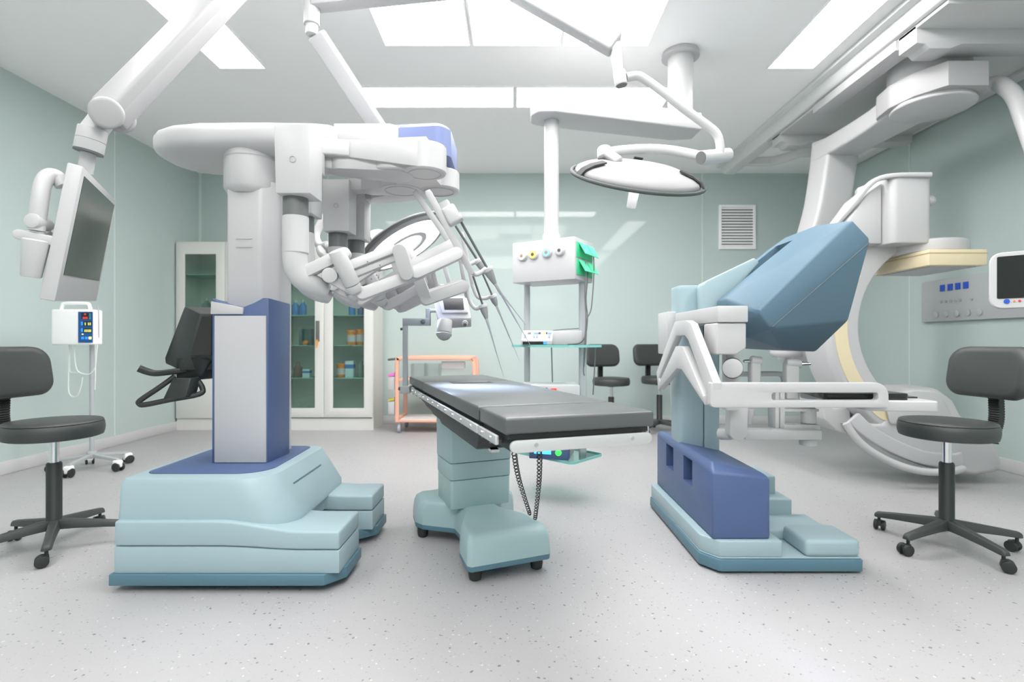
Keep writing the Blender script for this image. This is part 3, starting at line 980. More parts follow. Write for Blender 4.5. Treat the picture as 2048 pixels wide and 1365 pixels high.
bz = build(MB().rings([[facept(u, v, d) for u, v in ((0.16, 0.03), (0.97, 0.03), (0.93, 0.80), (0.16, 0.80))] for d in (0.0, 0.014)]), 'screen_bezel', M['white'], bd, bev=0.003)
build(MB().rings([[facept(u, v, d) for u, v in ((0.27, 0.14), (0.87, 0.14), (0.83, 0.68), (0.26, 0.68))] for d in (0.012, 0.0155)]), 'screen', M['screenblack'], bz)
build(MB().cyl(P(890, 642, YE - 0.02), P(888, 668, YE - 0.05), 0.043, 0.044), 'scan_head', M['white2'], bd, bev=0.004)
c0, c1 = P(888, 668, YE - 0.05), P(887, 681, YE - 0.06)
build(MB().lathe([(0.044, 0), (0.047, 0.004), (0.044, 0.012), (0.030, 0.030), (0.012, 0.039), (0.001, 0.041)], c0, c1 - c0, 28), 'scan_cone', M['grey'], bd)
kb = build(MB().cyl(P(930, 647, YE + 0.01), P(930, 648, YE - 0.03), 0.018), 'knob', M['white'], bd, bev=0.004)
build(MB().cyl(P(930, 649, YE - 0.025), P(930, 650, YE - 0.045), 0.011), 'knob_cap', M['dgrey'], kb, bev=0.003)

# ------------------------------------------------------------------ surgeon console
con = thing('surgeon_console', 'pale teal surgeon console with an angular dusty blue viewer hood and white arm rest', 'surgeon console', (1.2, 2.8, 0))
sk = [(0.86, 2.46), (0.925, 2.372), (1.578, 2.372), (1.578, 3.36), (0.86, 3.36)]
build(MB().rings([at_z(rpoly(sk, [0.02, 0.03, 0.015, 0.02, 0.02], 4), 0.012), at_z(rpoly(sk, [0.02, 0.03, 0.015, 0.02, 0.02], 4), 0.064)]), 'base_skirt', M['skirt'], con, bev=0.004)
for x, y in ((0.98, 2.5), (1.5, 2.5), (0.98, 3.25), (1.5, 3.25)):
    build(MB().cyl((x - 0.015, y, 0.02), (x + 0.015, y, 0.02), 0.0195), 'wheel', M['black'], con)
sl = [(0.868, 2.47), (0.93, 2.385), (1.572, 2.385), (1.572, 3.35), (0.868, 3.35)]
build(MB().rings([at_z(sl, 0.064), at_z(sl, 0.072)]), 'base_tray', M['teal'], con, bev=0.003)
lf = [(0.868, 2.47), (0.93, 2.385), (1.216, 2.385), (1.216, 3.35), (0.868, 3.35)]
build(MB().rings([at_z(lf, 0.07), at_z(lf, 0.147)]), 'base_plinth', M['teal'], con, bev=0.008, seg=3)
build(MB().bx(1.322, 1.572, 2.385, 2.60, 0.07, 0.150), 'foot_pedal', M['teal'], con, bev=0.02, seg=4)
build(MB().bx(1.20, 1.572, 2.60, 2.85, 0.07, 0.12), 'pedal_step', M['teal'], con, bev=0.01, seg=3)
build(MB().bx(1.20, 1.50, 2.84, 3.10, 0.07, 0.20), 'pedal_step', M['teal'], con, bev=0.01, seg=3)
build(MB().bx(1.20, 1.46, 2.94, 3.20, 0.18, 0.30), 'pedal_step', M['teal'], con, bev=0.01, seg=3)
# blue cabinet with two square recesses in its side
def cut(o, mb):
    """take the shapes of mb out of o"""
    c = build(mb, 'cutter', M['blue'])
    md = o.modifiers.new('b', 'BOOLEAN')
    md.object = c
    md.operation = 'DIFFERENCE'
    md.solver = 'EXACT'
    bpy.context.view_layer.update()
    dg = bpy.context.evaluated_depsgraph_get()
    me = bpy.data.meshes.new_from_object(o.evaluated_get(dg))
    o.modifiers.clear()
    me.name = o.data.name
    o.data = me
    me.polygons.foreach_set('use_smooth', [True] * len(me.polygons))
    me.set_sharp_from_angle(angle=math.radians(32))
    bpy.data.objects.remove(c)


x0, x1, y0, y1 = 0.903, 1.168, 2.402, 3.34
mb = MB().rings([[V(x0, y0, 0.147), V(x1, y0, 0.147), V(x1, y1, 0.147), V(x0, y1, 0.147)],
                 [V(x0, y0, 0.455), V(x1, y0, 0.430), V(x1, y1, 0.430), V(x0, y1, 0.475)],
                 [V(x0 + 0.02, y0 + 0.06, 0.492), V(x1 - 0.02, y0 + 0.05, 0.445), V(x1 - 0.02, y1 - 0.02, 0.445), V(x0 + 0.02, y1 - 0.02, 0.492)]])
cab = build(mb, 'console_cabinet', M['blue'], con, bev=0.012, seg=3, bang=10)
cut(cab, MB().bx(x0 - 0.05, x0 + 0.09, 2.995, 3.135, 0.313, 0.447))
cut(cab, MB().bx(x0 - 0.05, x0 + 0.09, 2.675, 2.815, 0.314, 0.446))
# twin columns
build(MB().rings([at_z(rpoly([(0.918, 2.93), (1.052, 2.93), (1.052, 3.10), (0.918, 3.10)], [0.03, 0.004, 0.02, 0.02], 4), z) for z in (0.45, 1.345, 1.368)]), 'rear_column', M['teal'], con, bev=0.008)
c2 = rpoly([(1.056, 2.925), (1.142, 2.925), (1.142, 3.09), (1.056, 3.09)], [0.004, 0.012, 0.02, 0.02], 3)
build(MB().rings([at_z(c2, 0.44), at_z(c2, 1.2)]), 'front_column', M['teal'], con)
YH = 2.79
hp = [(1405, 640), (1405, 570), (1413, 562), (1508, 516), (1514, 519), (1519, 526), (1463, 590), (1447, 612), (1444, 640)]
build(MB().prism([P(x, y, YH) for x, y in hp], (0.02, 0.17, 0)), 'hood_arm', M['teal'], con, bev=0.008, seg=3)
# viewer hood: a faceted shell, mirrored about its middle
YM = 2.81
hp = [(1516, 623, 2.40), (1705, 440, 2.40), (1739, 476, 2.40), (1740, 485, 2.40), (1541, 657, 2.40), (1500, 640, 2.47), (1494, 676, 2.56), (1500, 660, 2.50),
      (1697, 642, 2.48), (1641, 664, 2.50), (1632, 704, 2.62), (1564, 700, 2.60), (1452, 598, 2.64), (1452, 612, 2.64), (1470, 650, 2.62)]
bm = bmesh.new()
for x, y, Y in hp:
    q = P(x, y, Y)
    bm.verts.new(q)
    bm.verts.new(V(q.x, 2 * YM - q.y, q.z))
for q in (V(1.53, YM - 0.15, 1.645), V(1.53, YM + 0.15, 1.645)):
    bm.verts.new(q)
r_ = bmesh.ops.convex_hull(bm, input=bm.verts)
bmesh.ops.delete(bm, geom=list({v for v in r_['geom_interior'] if isinstance(v, bmesh.types.BMVert)}), context='VERTS')
bmesh.ops.dissolve_limit(bm, angle_limit=math.radians(4), verts=bm.verts, edges=bm.edges)
bm.verts.index_update()
mb = MB().add([v.co.copy() for v in bm.verts], [[v.index for v in f.verts] for f in bm.faces])
bm.free()
hood = build(mb, 'viewer_hood', M['hood'], con, bev=0.012, seg=3, bang=9, ang=30)
# the recess that takes the arm, along the sloping top
ta, tb = V(1.065, 0, 1.275), V(1.545, 0, 1.615)
td = (tb - ta).normalized()
tn = V(-td.z, 0, td.x)
mb = MB()
c0 = V(ta.x, YM + 0.03, ta.z) + td * 0.13
c1 = V(ta.x, YM + 0.03, ta.z) + td * 0.50
mb.rings([[p + V(0, s, 0) + tn * h for s, h in ((-0.085, -0.07), (0.085, -0.07), (0.085, 0.2), (-0.085, 0.2))] for p in (c0 - td * 0.3, c1)])
cut(hood, mb)
# parting line on the near side
build(MB().tube([P(1545, 654, 2.4005), P(1738, 486, 2.4005)], 0.0022, n=6), 'parting_line', M['seam'], hood)

# ---- white arm rest frame: a slotted front bar and a slotted chevron at the side
YA = 2.20
ar = thing_part = MB()
cxm, czm = (X_(1421, YA) + X_(1778, YA)) / 2, (Z_(816, YA) + Z_(766, YA)) / 2
W_, H_ = X_(1778, YA) - X_(1421, YA), Z_(766, YA) - Z_(816, YA)
ou = rpoly([(W_ / 2, H_ / 2), (-W_ / 2, H_ / 2), (-W_ / 2, -H_ / 2), (W_ / 2, -H_ / 2)], [0.055, 0.004, 0.02, 0.012], 8)
iw0, iw1, iz0, iz1 = X_(1544, YA), X_(1757, YA), Z_(801, YA), Z_(786, YA)
inn = rpoly([(iw1 - cxm, iz1 - czm), (iw0 - cxm, iz1 - czm), (iw0 - cxm, iz0 - czm), (iw1 - cxm, iz0 - czm)], 0.011, 8)
mb = MB().frame(plane_pts(ou, (cxm, YA, czm), (1, 0, 0), (0, 0, 1)), plane_pts(inn, (cxm, YA, czm), (1, 0, 0), (0, 0, 1)), (0, 0.035, 0))
lf = [V(X_(x, YA), YA, Z_(y, YA)) for x, y in ((1424, 766), (1536.3, 766), (1536.3, 816), (1432, 816), (1418, 806))]
frame_ = build(mb, 'armrest_bar', M['white'], con, bev=0.004)
XA = 0.83
ou = [(2.195, .88), (2.48, 1.14), (2.55, 1.157), (2.73, 1.158), (3.085, .875), (3.045, .772), (2.70, .915), (2.62, .915), (2.30, .774), (2.21, .79)]
inn = [(2.285, .845), (2.52, 1.06), (2.57, 1.083), (2.705, 1.083), (3.035, .845), (3.02, .822), (2.715, 1.03), (2.60, 1.03), (2.315, .815), (2.29, .82)]
build(MB().frame([V(XA, y, z) for y, z in ou], [V(XA, y, z) for y, z in inn], (0.035, 0, 0)), 'armrest_chevron', M['white'], con, bev=0.004)
# the arm rest itself with its black pad and touch panel
tr = build(MB().prism(at_z(rpoly([(1.50, 2.236), (1.785, 2.20), (1.80, 2.70), (1.50, 2.78)], [0.02, 0.02, 0.05, 0.02], 4), 0.756), (0, 0, 0.046)), 'armrest_tray', M['white'], con, bev=0.008, seg=3)
build(MB().prism(at_z(rpoly([(1.335, 2.26), (1.69, 2.245), (1.70, 2.66), (1.42, 2.68)], 0.02, 4), 0.800), (0, 0, 0.030)), 'arm_pad', M['screenblack'], tr, bev=0.004)
build(MB().prism(at_z([(1.70, 2.32), (1.775, 2.315), (1.782, 2.44), (1.70, 2.45)], 0.801), (0, 0, 0.008)), 'touch_panel', M['screen'], tr)
# brackets from the columns
build(MB().bx(0.90, 1.036, 2.33, 2.95, Z_(645, 2.33), Z_(612, 2.33)), 'bracket', M['white'], con, bev=0.006)
bz = [(X_(1433, 2.34), Z_(646, 2.34)), (X_(1493, 2.34), Z_(646, 2.34)), (X_(1493, 2.34), Z_(697, 2.34)), (X_(1473, 2.34), Z_(710, 2.34)), (X_(1433, 2.34), Z_(710, 2.34))]
build(MB().prism([V(x, 2.34, z) for x, z in bz], (0, 0.16, 0)), 'gear_housing', M['white'], con, bev=0.008, seg=3)
build(MB().bx(0.87, 1.0, 3.0, 3.2, 0.98, 1.225), 'gear_housing', M['white'], con, bev=0.008)
build(MB().cyl(P(1465, 737, 2.36), P(1465, 737, 2.42), 0.044), 'joint_disc', M['white'], con, bev=0.005)
build(MB().torus(P(1465, 737, 2.40), (0, 1, 0), 0.046, 0.003), 'joint_ring', M['midgrey'], con)
build(MB().bx(X_(1447, 2.45), X_(1475, 2.45), 2.42, 2.47, Z_(820, 2.45), Z_(700, 2.45)), 'hanger', M['white2'], con, bev=0.004)
# hand controllers that hang behind the bar
mc = build(MB().link(P(1474, 812, 2.5), P(1472, 862, 2.5), 0.085, 0.06), 'hand_controller', M['white2'], con, bev=0.006)
build(MB().cyl(P(1440, 868, 2.6), P(1462, 868, 2.55), 0.03), 'pivot', M['white2'], mc, bev=0.005)
build(MB().bar(P(1482, 868, 2.56), P(1634, 868, 2.56), 0.09, 0.046), 'lower_bar', M['white2'], mc, bev=0.006)
build(MB().bar(P(1560, 853, 2.60), P(1632, 853, 2.60), 0.08, 0.026), 'upper_bar', M['white2'], mc, bev=0.004)
build(MB().cyl(P(1616, 878, 2.58), P(1616, 891, 2.58), 0.04), 'foot_cap', M['white2'], mc, bev=0.004)
build(MB().cyl(P(1617, 816, 2.60), P(1617, 847, 2.60), 0.035), 'motor_can', M['white2'], mc, bev=0.005)
build(MB().bar(P(1556, 820, 2.6), P(1632, 820, 2.6), 0.05, 0.012), 'tie_bar', M['white2'], mc)
build(MB().bx(X_(1551, 2.58), X_(1559, 2.58), 2.58, 2.66, Z_(858, 2.58), Z_(780, 2.58)).bx(X_(1560, 2.58), X_(1569, 2.58), 2.575, 2.66, Z_(858, 2.58), Z_(780, 2.58)), 'riser', M['white2'], mc, bev=0.003)
for (xc, w, yt, pin) in ((1513, 20, 721, -1), (1587, 27, 726, 1)):
    Y = 2.62
    st = build(MB().bx(X_(xc - w / 2, Y), X_(xc + w / 2, Y), Y, Y + 0.05, Z_(800, Y), Z_(yt, Y)), 'controller_post', M['white2'], mc, bev=0.01, seg=3)
    build(MB().cyl(P(xc - w * 0.62, yt, Y + 0.02), P(xc + w * 0.5, yt + 3, Y + 0.02), 0.024), 'grip_head', M['white2'], st, bev=0.008)
    a, b = P(xc + pin * w * 0.5, yt + 2, Y + 0.02), P(xc + pin * w * 1.3, yt + 2, Y)
    build(MB().cyl(a, b, 0.010, 0.007), 'grip_pin', M['chrome'], st, bev=0.003)
build(MB().tube([P(1476, 749, 2.85), P(1550, 748, 2.85), P(1563, 751, 2.85), P(1568, 764, 2.85), P(1568, 790, 2.85)], 0.014, smooth=4), 'guard_rail', M['white2'], con)
build(MB().lathe([(0.028, 0), (0.026, 0.03), (0.014, 0.05), (0.012, 0.075)], P(1498, 818, 2.62), (0, 0, -1), 20), 'controller_cone', M['grey'], mc)
build(MB().tube([P(1345, 740, 3.1), P(1346, 800, 3.1), P(1350, 826, 3.1), P(1362, 835, 3.1)], 0.014, smooth=4), 'cable_guard', M['white2'], con)
# ------------------------------------------------------------------ rolling stools
def make_stool(label, group):
    t = thing('rolling_stool', label, 'stool', (0, 0, 0), group)
    build(MB().lathe([(0.06, 0.562), (0.190, 0.562), (0.203, 0.567), (0.208, 0.585), (0.210, 0.605), (0.207, 0.631), (0.2015, 0.637), (0.2045, 0.640), (0.199, 0.647), (0.15, 0.652), (0.0, 0.653)], (0, 0, 0), n=56),
          'seat', M['softblack'], t, ang=50)
    # curved cushion, wider than tall
    mb = MB()
    rs = []
    N = 26
    out = rrect(0.44, 0.265, 0.085, 7)
    for d, sc in ((-0.040, 0.80), (-0.036, 0.90), (-0.022, 0.985), (0.0, 1.0), (0.020, 0.975), (0.030, 0.90), (0.034, 0.75)):
        ring = []
        for a, b in out:
            y = a * sc if abs(a) > 0 else 0
            s = 1 - (1 - sc) * 0.9
            ring.append(V(0.252 + d - 1.1 * (a * s) ** 2 * 0.55 + 0.02 * b / 0.13, a * s, 0.895 + b * (1 - (1 - sc) * 1.2)))
        rs.append(ring)
    build(mb.rings(rs), 'backrest', M['softblack'], t, ang=60)
    pts = spline([V(0.10, 0, 0.558), V(0.19, 0, 0.558), V(0.245, 0, 0.585), V(0.268, 0, 0.65), V(0.268, 0, 0.74), V(0.262, 0, 0.82)], 14)
    build(MB().sweep(pts, [0.062] * len(pts), [0.034 + 0.012 * (i % 2) if 18 < i < 60 else 0.03 for i in range(len(pts))], (0, 1, 0), e=5, n=16), 'back_bracket', M['black'], t, ang=20)
    build(MB().cyl((0, 0, 0.35), (0, 0, 0.555), 0.0205), 'gas_lift', M['chrome'], t)
    build(MB().cyl((0, 0, 0.545), (0, 0, 0.568), 0.045, 0.06), 'seat_plate', M['black'], t, bev=0.003)
    build(MB().lathe([(0.036, 0.09), (0.036, 0.13), (0.033, 0.135), (0.033, 0.425), (0.029, 0.432), (0.021, 0.433)], (0, 0, 0)), 'column', M['black'], t)
    build(MB().tube([V(0.03, -0.03, 0.556), V(0.11, -0.06, 0.553), V(0.17, -0.07, 0.546)], 0.005, smooth=3).link((0.15, -0.065, 0.546), (0.19, -0.075, 0.543), 0.024, 0.006, (0, 0, 1)), 'lever', M['black'], t)
    for k in range(5):
        a = math.radians(270 + 72 * k)
        d = V(math.cos(a), math.sin(a), 0)
        s = V(-math.sin(a), math.cos(a), 0)
        rs = []
        for q, w, z0, z1 in ((0.02, 0.058, 0.092, 0.142), (0.10, 0.052, 0.090, 0.132), (0.22, 0.044, 0.082, 0.116), (0.305, 0.044, 0.075, 0.103), (0.318, 0.034, 0.076, 0.094)):
            rs.append([d * q + s * w / 2 + V(0, 0, z0), d * q - s * w / 2 + V(0, 0, z0), d * q - s * w * 0.32 + V(0, 0, z1), d * q + s * w * 0.32 + V(0, 0, z1)])
        lg = build(MB().rings(rs), 'leg', M['dgrey2'], t, bev=0.005)
        b = a + 0.9 + k * 1.3
        wd = V(math.cos(b), math.sin(b), 0)
        ws = V(-math.sin(b), math.cos(b), 0)
        c = d * 0.298
        cs = build(MB().cyl(c + V(0, 0, 0.05), c + V(0, 0, 0.08), 0.008, n=12).obox(c + wd * 0.012 + V(0, 0, 0.040), wd * 0.022, ws * 0.010, V(0, 0, 0.014)), 'caster', M['black'], lg, bev=0.003)
        for e in (-1, 1):
            q = c + wd * 0.016 + V(0, 0, 0.028)
            build(MB().cyl(q + ws * e * 0.008, q + ws * e * 0.026, 0.0275, n=24), 'wheel', M['black'], cs, bev=0.004)
    return t


M['ringgrey'] = mat('lamp_ring_grey', (0.085, 0.095, 0.093, 1), 0.6, spec=0.2)
M['dgrey2'] = mat('charcoal_stool_leg', (0.05, 0.055, 0.054, 1), 0.5)
st0 = make_stool('black stool with round seat and a lever under it, beside the teal console', 'black rolling stools')
st0.location = (2.22, 2.70, 0)
st0.rotation_euler = (0, 0, math.radians(3))
s1 = copy_tree(st0)
s1['label'] = 'black stool partly hidden by the robot base, in front of the infusion pump'
s1.location = (-2.37, 2.70, 0)
s1.rotation_euler = (0, 0, math.radians(180))
s2 = copy_tree(st0)
s2['label'] = 'black stool against the back wall, right behind the glass shelves'
s2.location = (1.09, 5.95, 0)
s2.rotation_euler = (0, 0, math.radians(108))
s3 = copy_tree(st0)
s3['label'] = 'black stool against the back wall, half behind the white arm rest chevron'
s3.location = (1.70, 6.18, 0)
s3.rotation_euler = (0, 0, math.radians(105))

# ------------------------------------------------------------------ monitor on the ceiling boom
mon = thing('boom_monitor', 'white monitor tilted down on a thick ceiling boom', 'monitor', (-1.75, 2.2, 1.3))
TLm, BLm, BRm, TRm = V(-1.563, 1.90, 1.687), V(-1.665, 1.90, 1.198), V(-2.033, 2.55, 1.249), V(-1.935, 2.55, 1.737)
nm_ = (TRm - TLm).cross(BLm - TLm).normalized()
if nm_.x < 0:
    nm_ = -nm_
TH = 0.045


def mp(u, v, d):
    return TLm.lerp(TRm, u).lerp(BLm.lerp(BRm, u), v) + nm_ * d


body = build(MB().rings([[mp(0, 0, 0), mp(1, 0, 0), mp(1, 1, 0), mp(0, 1, 0)], [mp(0, 0, -TH), mp(1, 0, -TH), mp(1, 1, -TH), mp(0, 1, -TH)]]), 'housing', M['white'], mon, bev=0.005)
build(MB().rings([[mp(u, v, d) for u, v in ((0.055, 0.055), (0.945, 0.055), (0.945, 0.80), (0.055, 0.80))] for d in (-0.004, 0.0015)]), 'screen', M['screen'], body)
st_ = P(171, 335, 2.02)
j0 = P(181, 285, 2.02)
build(MB().cyl(P(171, 345, 2.05), P(178, 295, 2.03), 0.025), 'stem', M['white'], mon)
bk_ = build(MB().cyl(P(177, 303, 2.02), P(186, 258, 2.02), 0.048, n=40), 'swivel_collar', M['white'], mon, bev=0.003)
build(MB().cyl(P(176.5, 306, 2.02), P(177.2, 302.5, 2.02), 0.0475, n=40), 'collar_base', M['dgrey'], bk_)
build(MB().torus(P(181.5, 281, 2.02), P(186, 258, 2.02) - P(177, 303, 2.02), 0.048, 0.0015), 'collar_seam', M['seamgrey'], bk_)
build(MB().link(P(187, 262, 2.02), P(214, 226, 2.06), 0.075, 0.06, (0.15, 1, 0)), 'knuckle', M['white'], mon, bev=0.008, seg=3)
build(MB().cyl(P(213, 226, 1.955), P(213, 226, 2.02), 0.056, 0.058, n=40), 'pivot_cap', M['white_dimmed_arm'], mon, bev=0.012, seg=3)
build(MB().cyl(P(240, 238, 2.08), P(240, 238, 2.2), 0.054, n=40), 'pivot_cap', M['white_dimmed_arm'], mon, bev=0.012, seg=3)
a, b = P(219, 222, 2.07), V(-0.10, 2.85, 3.33)
e0 = P(219, 222, 2.07)
e1 = P(455, -22, 2.42)
e2 = e0 + (e1 - e0) * 1.6
arm_ = build(MB().bar(e0, e2, 0.09, 0.125, (0.3, 1, 0.2)), 'boom_arm', M['white_dimmed_arm'], mon, bev=0.014, seg=3)
build(MB().bar(e0 + V(0.03, 0.0, -0.05), e2 + V(0.03, 0, -0.05), 0.06, 0.05, (0.3, 1, 0.2)), 'boom_cover', M['white_dimmed_arm'], arm_, bev=0.01)
build(MB().cyl(e2 - V(0, 0, 0.06), V(e2.x, e2.y, HC), 0.07), 'boom_post', M['white'], mon)
# handle bar, knob and camera cup behind the monitor
hb = build(MB().tube([P(127, 372, 1.93), P(114, 355, 1.92), P(98, 352, 1.9), P(86, 368, 1.88), P(80, 400, 1.87), P(75, 440, 1.87), P(73, 462, 1.87)], 0.026, n=16, smooth=5), 'rear_handle', M['white'], mon)
build(MB().cyl(P(62, 441, 1.84), P(98, 452, 1.92), 0.027, 0.022), 'handle_knob', M['white'], hb, bev=0.006)
build(MB().link(P(42, 470, 1.86), P(103, 482, 1.9), 0.036, 0.05, (0, 1, 0)), 'cross_plate', M['white'], hb, bev=0.005)
build(MB().lathe([(0.026, 0), (0.030, 0.006), (0.040, 0.13), (0.036, 0.135)], P(62, 555, 1.87), P(72, 482, 1.87) - P(62, 555, 1.87), 32), 'camera_cup', M['white'], hb)
build(MB().bar(P(88, 465, 1.92), P(112, 500, 1.98), 0.03, 0.03), 'camera_bracket', M['white'], hb)
build(MB().tube([mp(1, 0.45, -0.02), mp(1.015, 0.55, -0.03), mp(1.02, 0.62, -0.03)], 0.012), 'edge_clip', M['white'], body)

# ------------------------------------------------------------------ surgical lamps
def dish_frame(n, ref):
    n = Vector(n).normalized()
    a = (Vector(ref) - n * Vector(ref).dot(n)).normalized()
    return n, a, n.cross(a)


# lamp over the console side of the table: seen from its domed back
lamp = thing('surgical_lamp', 'white round surgical lamp, domed back with grey clips, in front of the pendant', 'surgical lamp', (0.63, 2.7, 1.8))
C0 = P(1275, 352, 2.70)
nU, aU, bU = dish_frame((0.10, -0.47, 0.87), (1, 0, 0))
R0 = 0.345
build(MB().torus(C0 - nU * 0.012, nU, R0 - 0.006, 0.0095, 72, 12), 'rim_ring', M['ringgrey'], lamp)
build(MB().lathe([(0.300, -0.020), (0.318, -0.014), (0.322, -0.002), (0.312, 0.014), (0.28, 0.030), (0.20, 0.052), (0.11, 0.062), (0.0, 0.064)], C0, nU, 64), 'dome', M['white_dimmed_lamp'], lamp, ang=60)
build(MB().lathe([(0.295, -0.0225), (0.297, -0.0205), (0.0, -0.0200)], C0, nU, 48), 'light_face', M['lampface'], lamp)
for th in (200, 335, 80):
    d = aU * math.cos(math.radians(th)) + bU * math.sin(math.radians(th))
    s = nU.cross(d)
    build(MB().rings([[C0 + d * q + s * w * 0.024 + nU * (h + 0.007) for w, h in ((-1, hh - .004), (1, hh - .004), (1, hh + .004), (-1, hh + .004))] for q, hh in ((0.205, 0.053), (0.27, 0.038), (0.318, 0.014), (0.342, -0.014))]), 'rim_clip', M['grey2'] if 'grey2' in M else M['midgrey'], lamp)
build(MB().lathe([(0.028, -0.02), (0.026, -0.12), (0.024, -0.165)], C0, nU, 24), 'sterile_handle', M['white'], lamp, bev=0.003)
hubp = P(1209, 310, 2.74)
build(MB().bar(P(1212, 308, 2.74), C0 + nU * 0.05 - aU * 0.10, 0.07, 0.045), 'dome_arm', M['white'], lamp, bev=0.012, seg=3)
build(MB().cyl(P(1209, 298, 2.76), P(1209, 318, 2.74), 0.038), 'yoke_joint', M['white'], lamp, bev=0.006)
build(MB().sweep([P(1215, 305, 2.78), P(1255, 300, 2.82), P(1300, 298, 2.84), P(1350, 302, 2.83), P(1404, 313, 2.78)], 0.05, 0.044, (0, 0, 1), e=2.4, n=20, smooth=5), 'yoke_arm', M['white'], lamp)
yj = build(MB().cyl(P(1402, 316, 2.70), P(1456, 310, 2.80), 0.036), 'yoke_sleeve', M['white'], lamp, bev=0.003)
d_ = (P(1456, 310, 2.80) - P(1402, 316, 2.70)).normalized()
build(MB().cyl(P(1402, 316, 2.70) - d_ * 0.003, P(1402, 316, 2.70) + d_ * 0.002, 0.032), 'sleeve_cap', M['midgrey'], yj)
build(MB().cyl(P(1456, 310, 2.80) - d_ * 0.002, P(1456, 310, 2.80) + d_ * 0.003, 0.032), 'sleeve_cap', M['midgrey'], yj)
build(MB().tube([P(1253, 155, 2.75), P(1275, 152, 2.75), P(1292, 160, 2.75), P(1320, 180, 2.75), P(1370, 219, 2.75), P(1418, 254, 2.75), P(1434, 270, 2.75), P(1440, 290, 2.75), P(1440, 308, 2.75)], 0.0225, n=20, smooth=6), 'swing_tube', M['white'], lamp)
kp = build(MB().cyl(P(1243, 171, 2.75), P(1238, 142, 2.75), 0.033), 'knuckle', M['white'], lamp, bev=0.004)
kd = (P(1243, 171, 2.75) - P(1238, 142, 2.75)).normalized()
build(MB().cyl(P(1243, 171, 2.75) - kd * 0.002, P(1243, 171, 2.75) + kd * 0.003, 0.028), 'knuckle_cap', M['midgrey'], kp)
build(MB().bar(P(1237, 145, 2.75), P(1230, 88, 2.75), 0.044, 0.044, w1=0.06, h1=0.06), 'drop_link', M['white'], lamp, bev=0.01, seg=3)
a, b = P(1232, 90, 2.75), P(1010, -40, 2.85)
build(MB().bar(a, b, 0.085, 0.115, (0, 1, 0), 0.095, 0.135), 'spring_arm', M['white'], lamp, bev=0.014, seg=3)
build(MB().bar(a + V(0.0, 0, -0.02), a + (b - a) * 0.22 + V(0, 0, -0.05), 0.05, 0.05), 'spring_cover', M['white'], lamp, bev=0.006)
build(MB().cyl(b + V(0, 0, -0.07), V(b.x, b.y, HC), 0.055), 'ceiling_post', M['white'], lamp)
build(MB().cyl(V(b.x, b.y, HC - 0.03), V(b.x, b.y, HC), 0.065), 'ceiling_flange', M['white'], lamp, bev=0.008)

# lamp behind the robot: its lit face turned to the table
lam2 = thing('surgical_lamp', 'surgical lamp showing its bright lit face behind the robot arms', 'surgical lamp', (-0.73, 3.4, 1.5))
C1 = P(808, 486, 3.40)
nF, aF, bF = dish_frame((0.533, -0.102, -0.839), (1, 0, 0.3))
R1 = 0.31
build(MB().torus(C1, nF, R1, 0.010, 72, 12), 'rim_ring', M['midgrey'], lam2)
build(MB().lathe([(0.285, 0.02), (0.295, 0.0), (0.28, -0.03), (0.20, -0.06), (0.0, -0.075)], C1, nF, 56), 'dome', M['white_dimmed_lamp'], lam2, ang=60)
build(MB().torus(C1 + nF * 0.014, nF, R1 - 0.032, 0.02, 72, 12, 0.5), 'inner_bezel', M['white_dimmed_lamp'], lam2)
build(MB().lathe([(0.262, 0.020), (0.262, 0.0225), (0.155, 0.0225), (0.155, 0.020)], C1, nF, 56, cap=False), 'light_face', M['lampface'], lam2)
build(MB().lathe([(0.155, 0.018), (0.15, 0.030), (0.118, 0.030), (0.112, 0.020)], C1, nF, 48, cap=False), 'inner_ring', M['grey'], lam2)
build(MB().lathe([(0.112, 0.020), (0.112, 0.0225), (0.0, 0.0226)], C1, nF, 40), 'light_centre', M['lampface'], lam2)
build(MB().lathe([(0.026, 0.02), (0.024, 0.10), (0.021, 0.14)], C1, nF, 20), 'sterile_handle', M['white'], lam2)
build(MB().tube([P(735, 478, 3.42), P(752, 468, 3.5), P(775, 470, 3.52), C1 - nF * 0.07], 0.03, smooth=4), 'yoke_arm', M['white'], lam2)
build(MB().tube([P(640, 498, 3.35), P(646, 510, 3.3), P(662, 512, 3.28), P(690, 470, 3.35), P(738, 472, 3.42)], 0.026, smooth=5), 'yoke_tube', M['white'], lam2)
build(MB().cyl(P(655, 497, 3.30), P(673, 499, 3.30), 0.036), 'yoke_sleeve', M['white'], lam2)
build(MB().tube([P(655, 490, 3.35), P(640, 492, 3.38), P(632, 470, 3.42), P(650, 435, 3.45), P(672, 418, 3.45), P(686, 380, 3.45), P(735, 330, 3.42), P(765, 275, 3.38)], 0.026, smooth=5), 'swing_tube', M['white'], lam2)
u0, u1 = P(632, 68, 3.02), P(768, 275, 3.36)
build(MB().bar(u0, u1, 0.075, 0.10, (0.2, 1, 0.2)), 'spring_arm', M['white'], lam2, bev=0.012, seg=3)
build(MB().cyl(P(623, 70, 3.0), P(624, 44, 3.0), 0.034), 'arm_joint', M['white'], lam2, bev=0.005)
build(MB().cyl(P(623, 50, 3.0), P(624, -6, 3.0), 0.044), 'arm_post', M['white'], lam2, bev=0.004)
build(MB().bar(P(625, 0, 3.0), V(-0.02, 2.965, 3.10), 0.10, 0.11, (0, 1, 0)), 'extension_arm', M['white'], lam2, bev=0.014)
build(MB().cyl(V(-0.02, 2.97, 3.05), V(-0.02, 2.97, HC), 0.045), 'ceiling_post', M['white'], lam2)
sp = bpy.data.lights.new('lamp_beam', 'SPOT')
sp.energy = 480
sp.color = (0.50, 0.64, 1.0)
sp.spot_size = math.radians(25)
sp.spot_blend = 1.0
sp.shadow_soft_size = 0.09
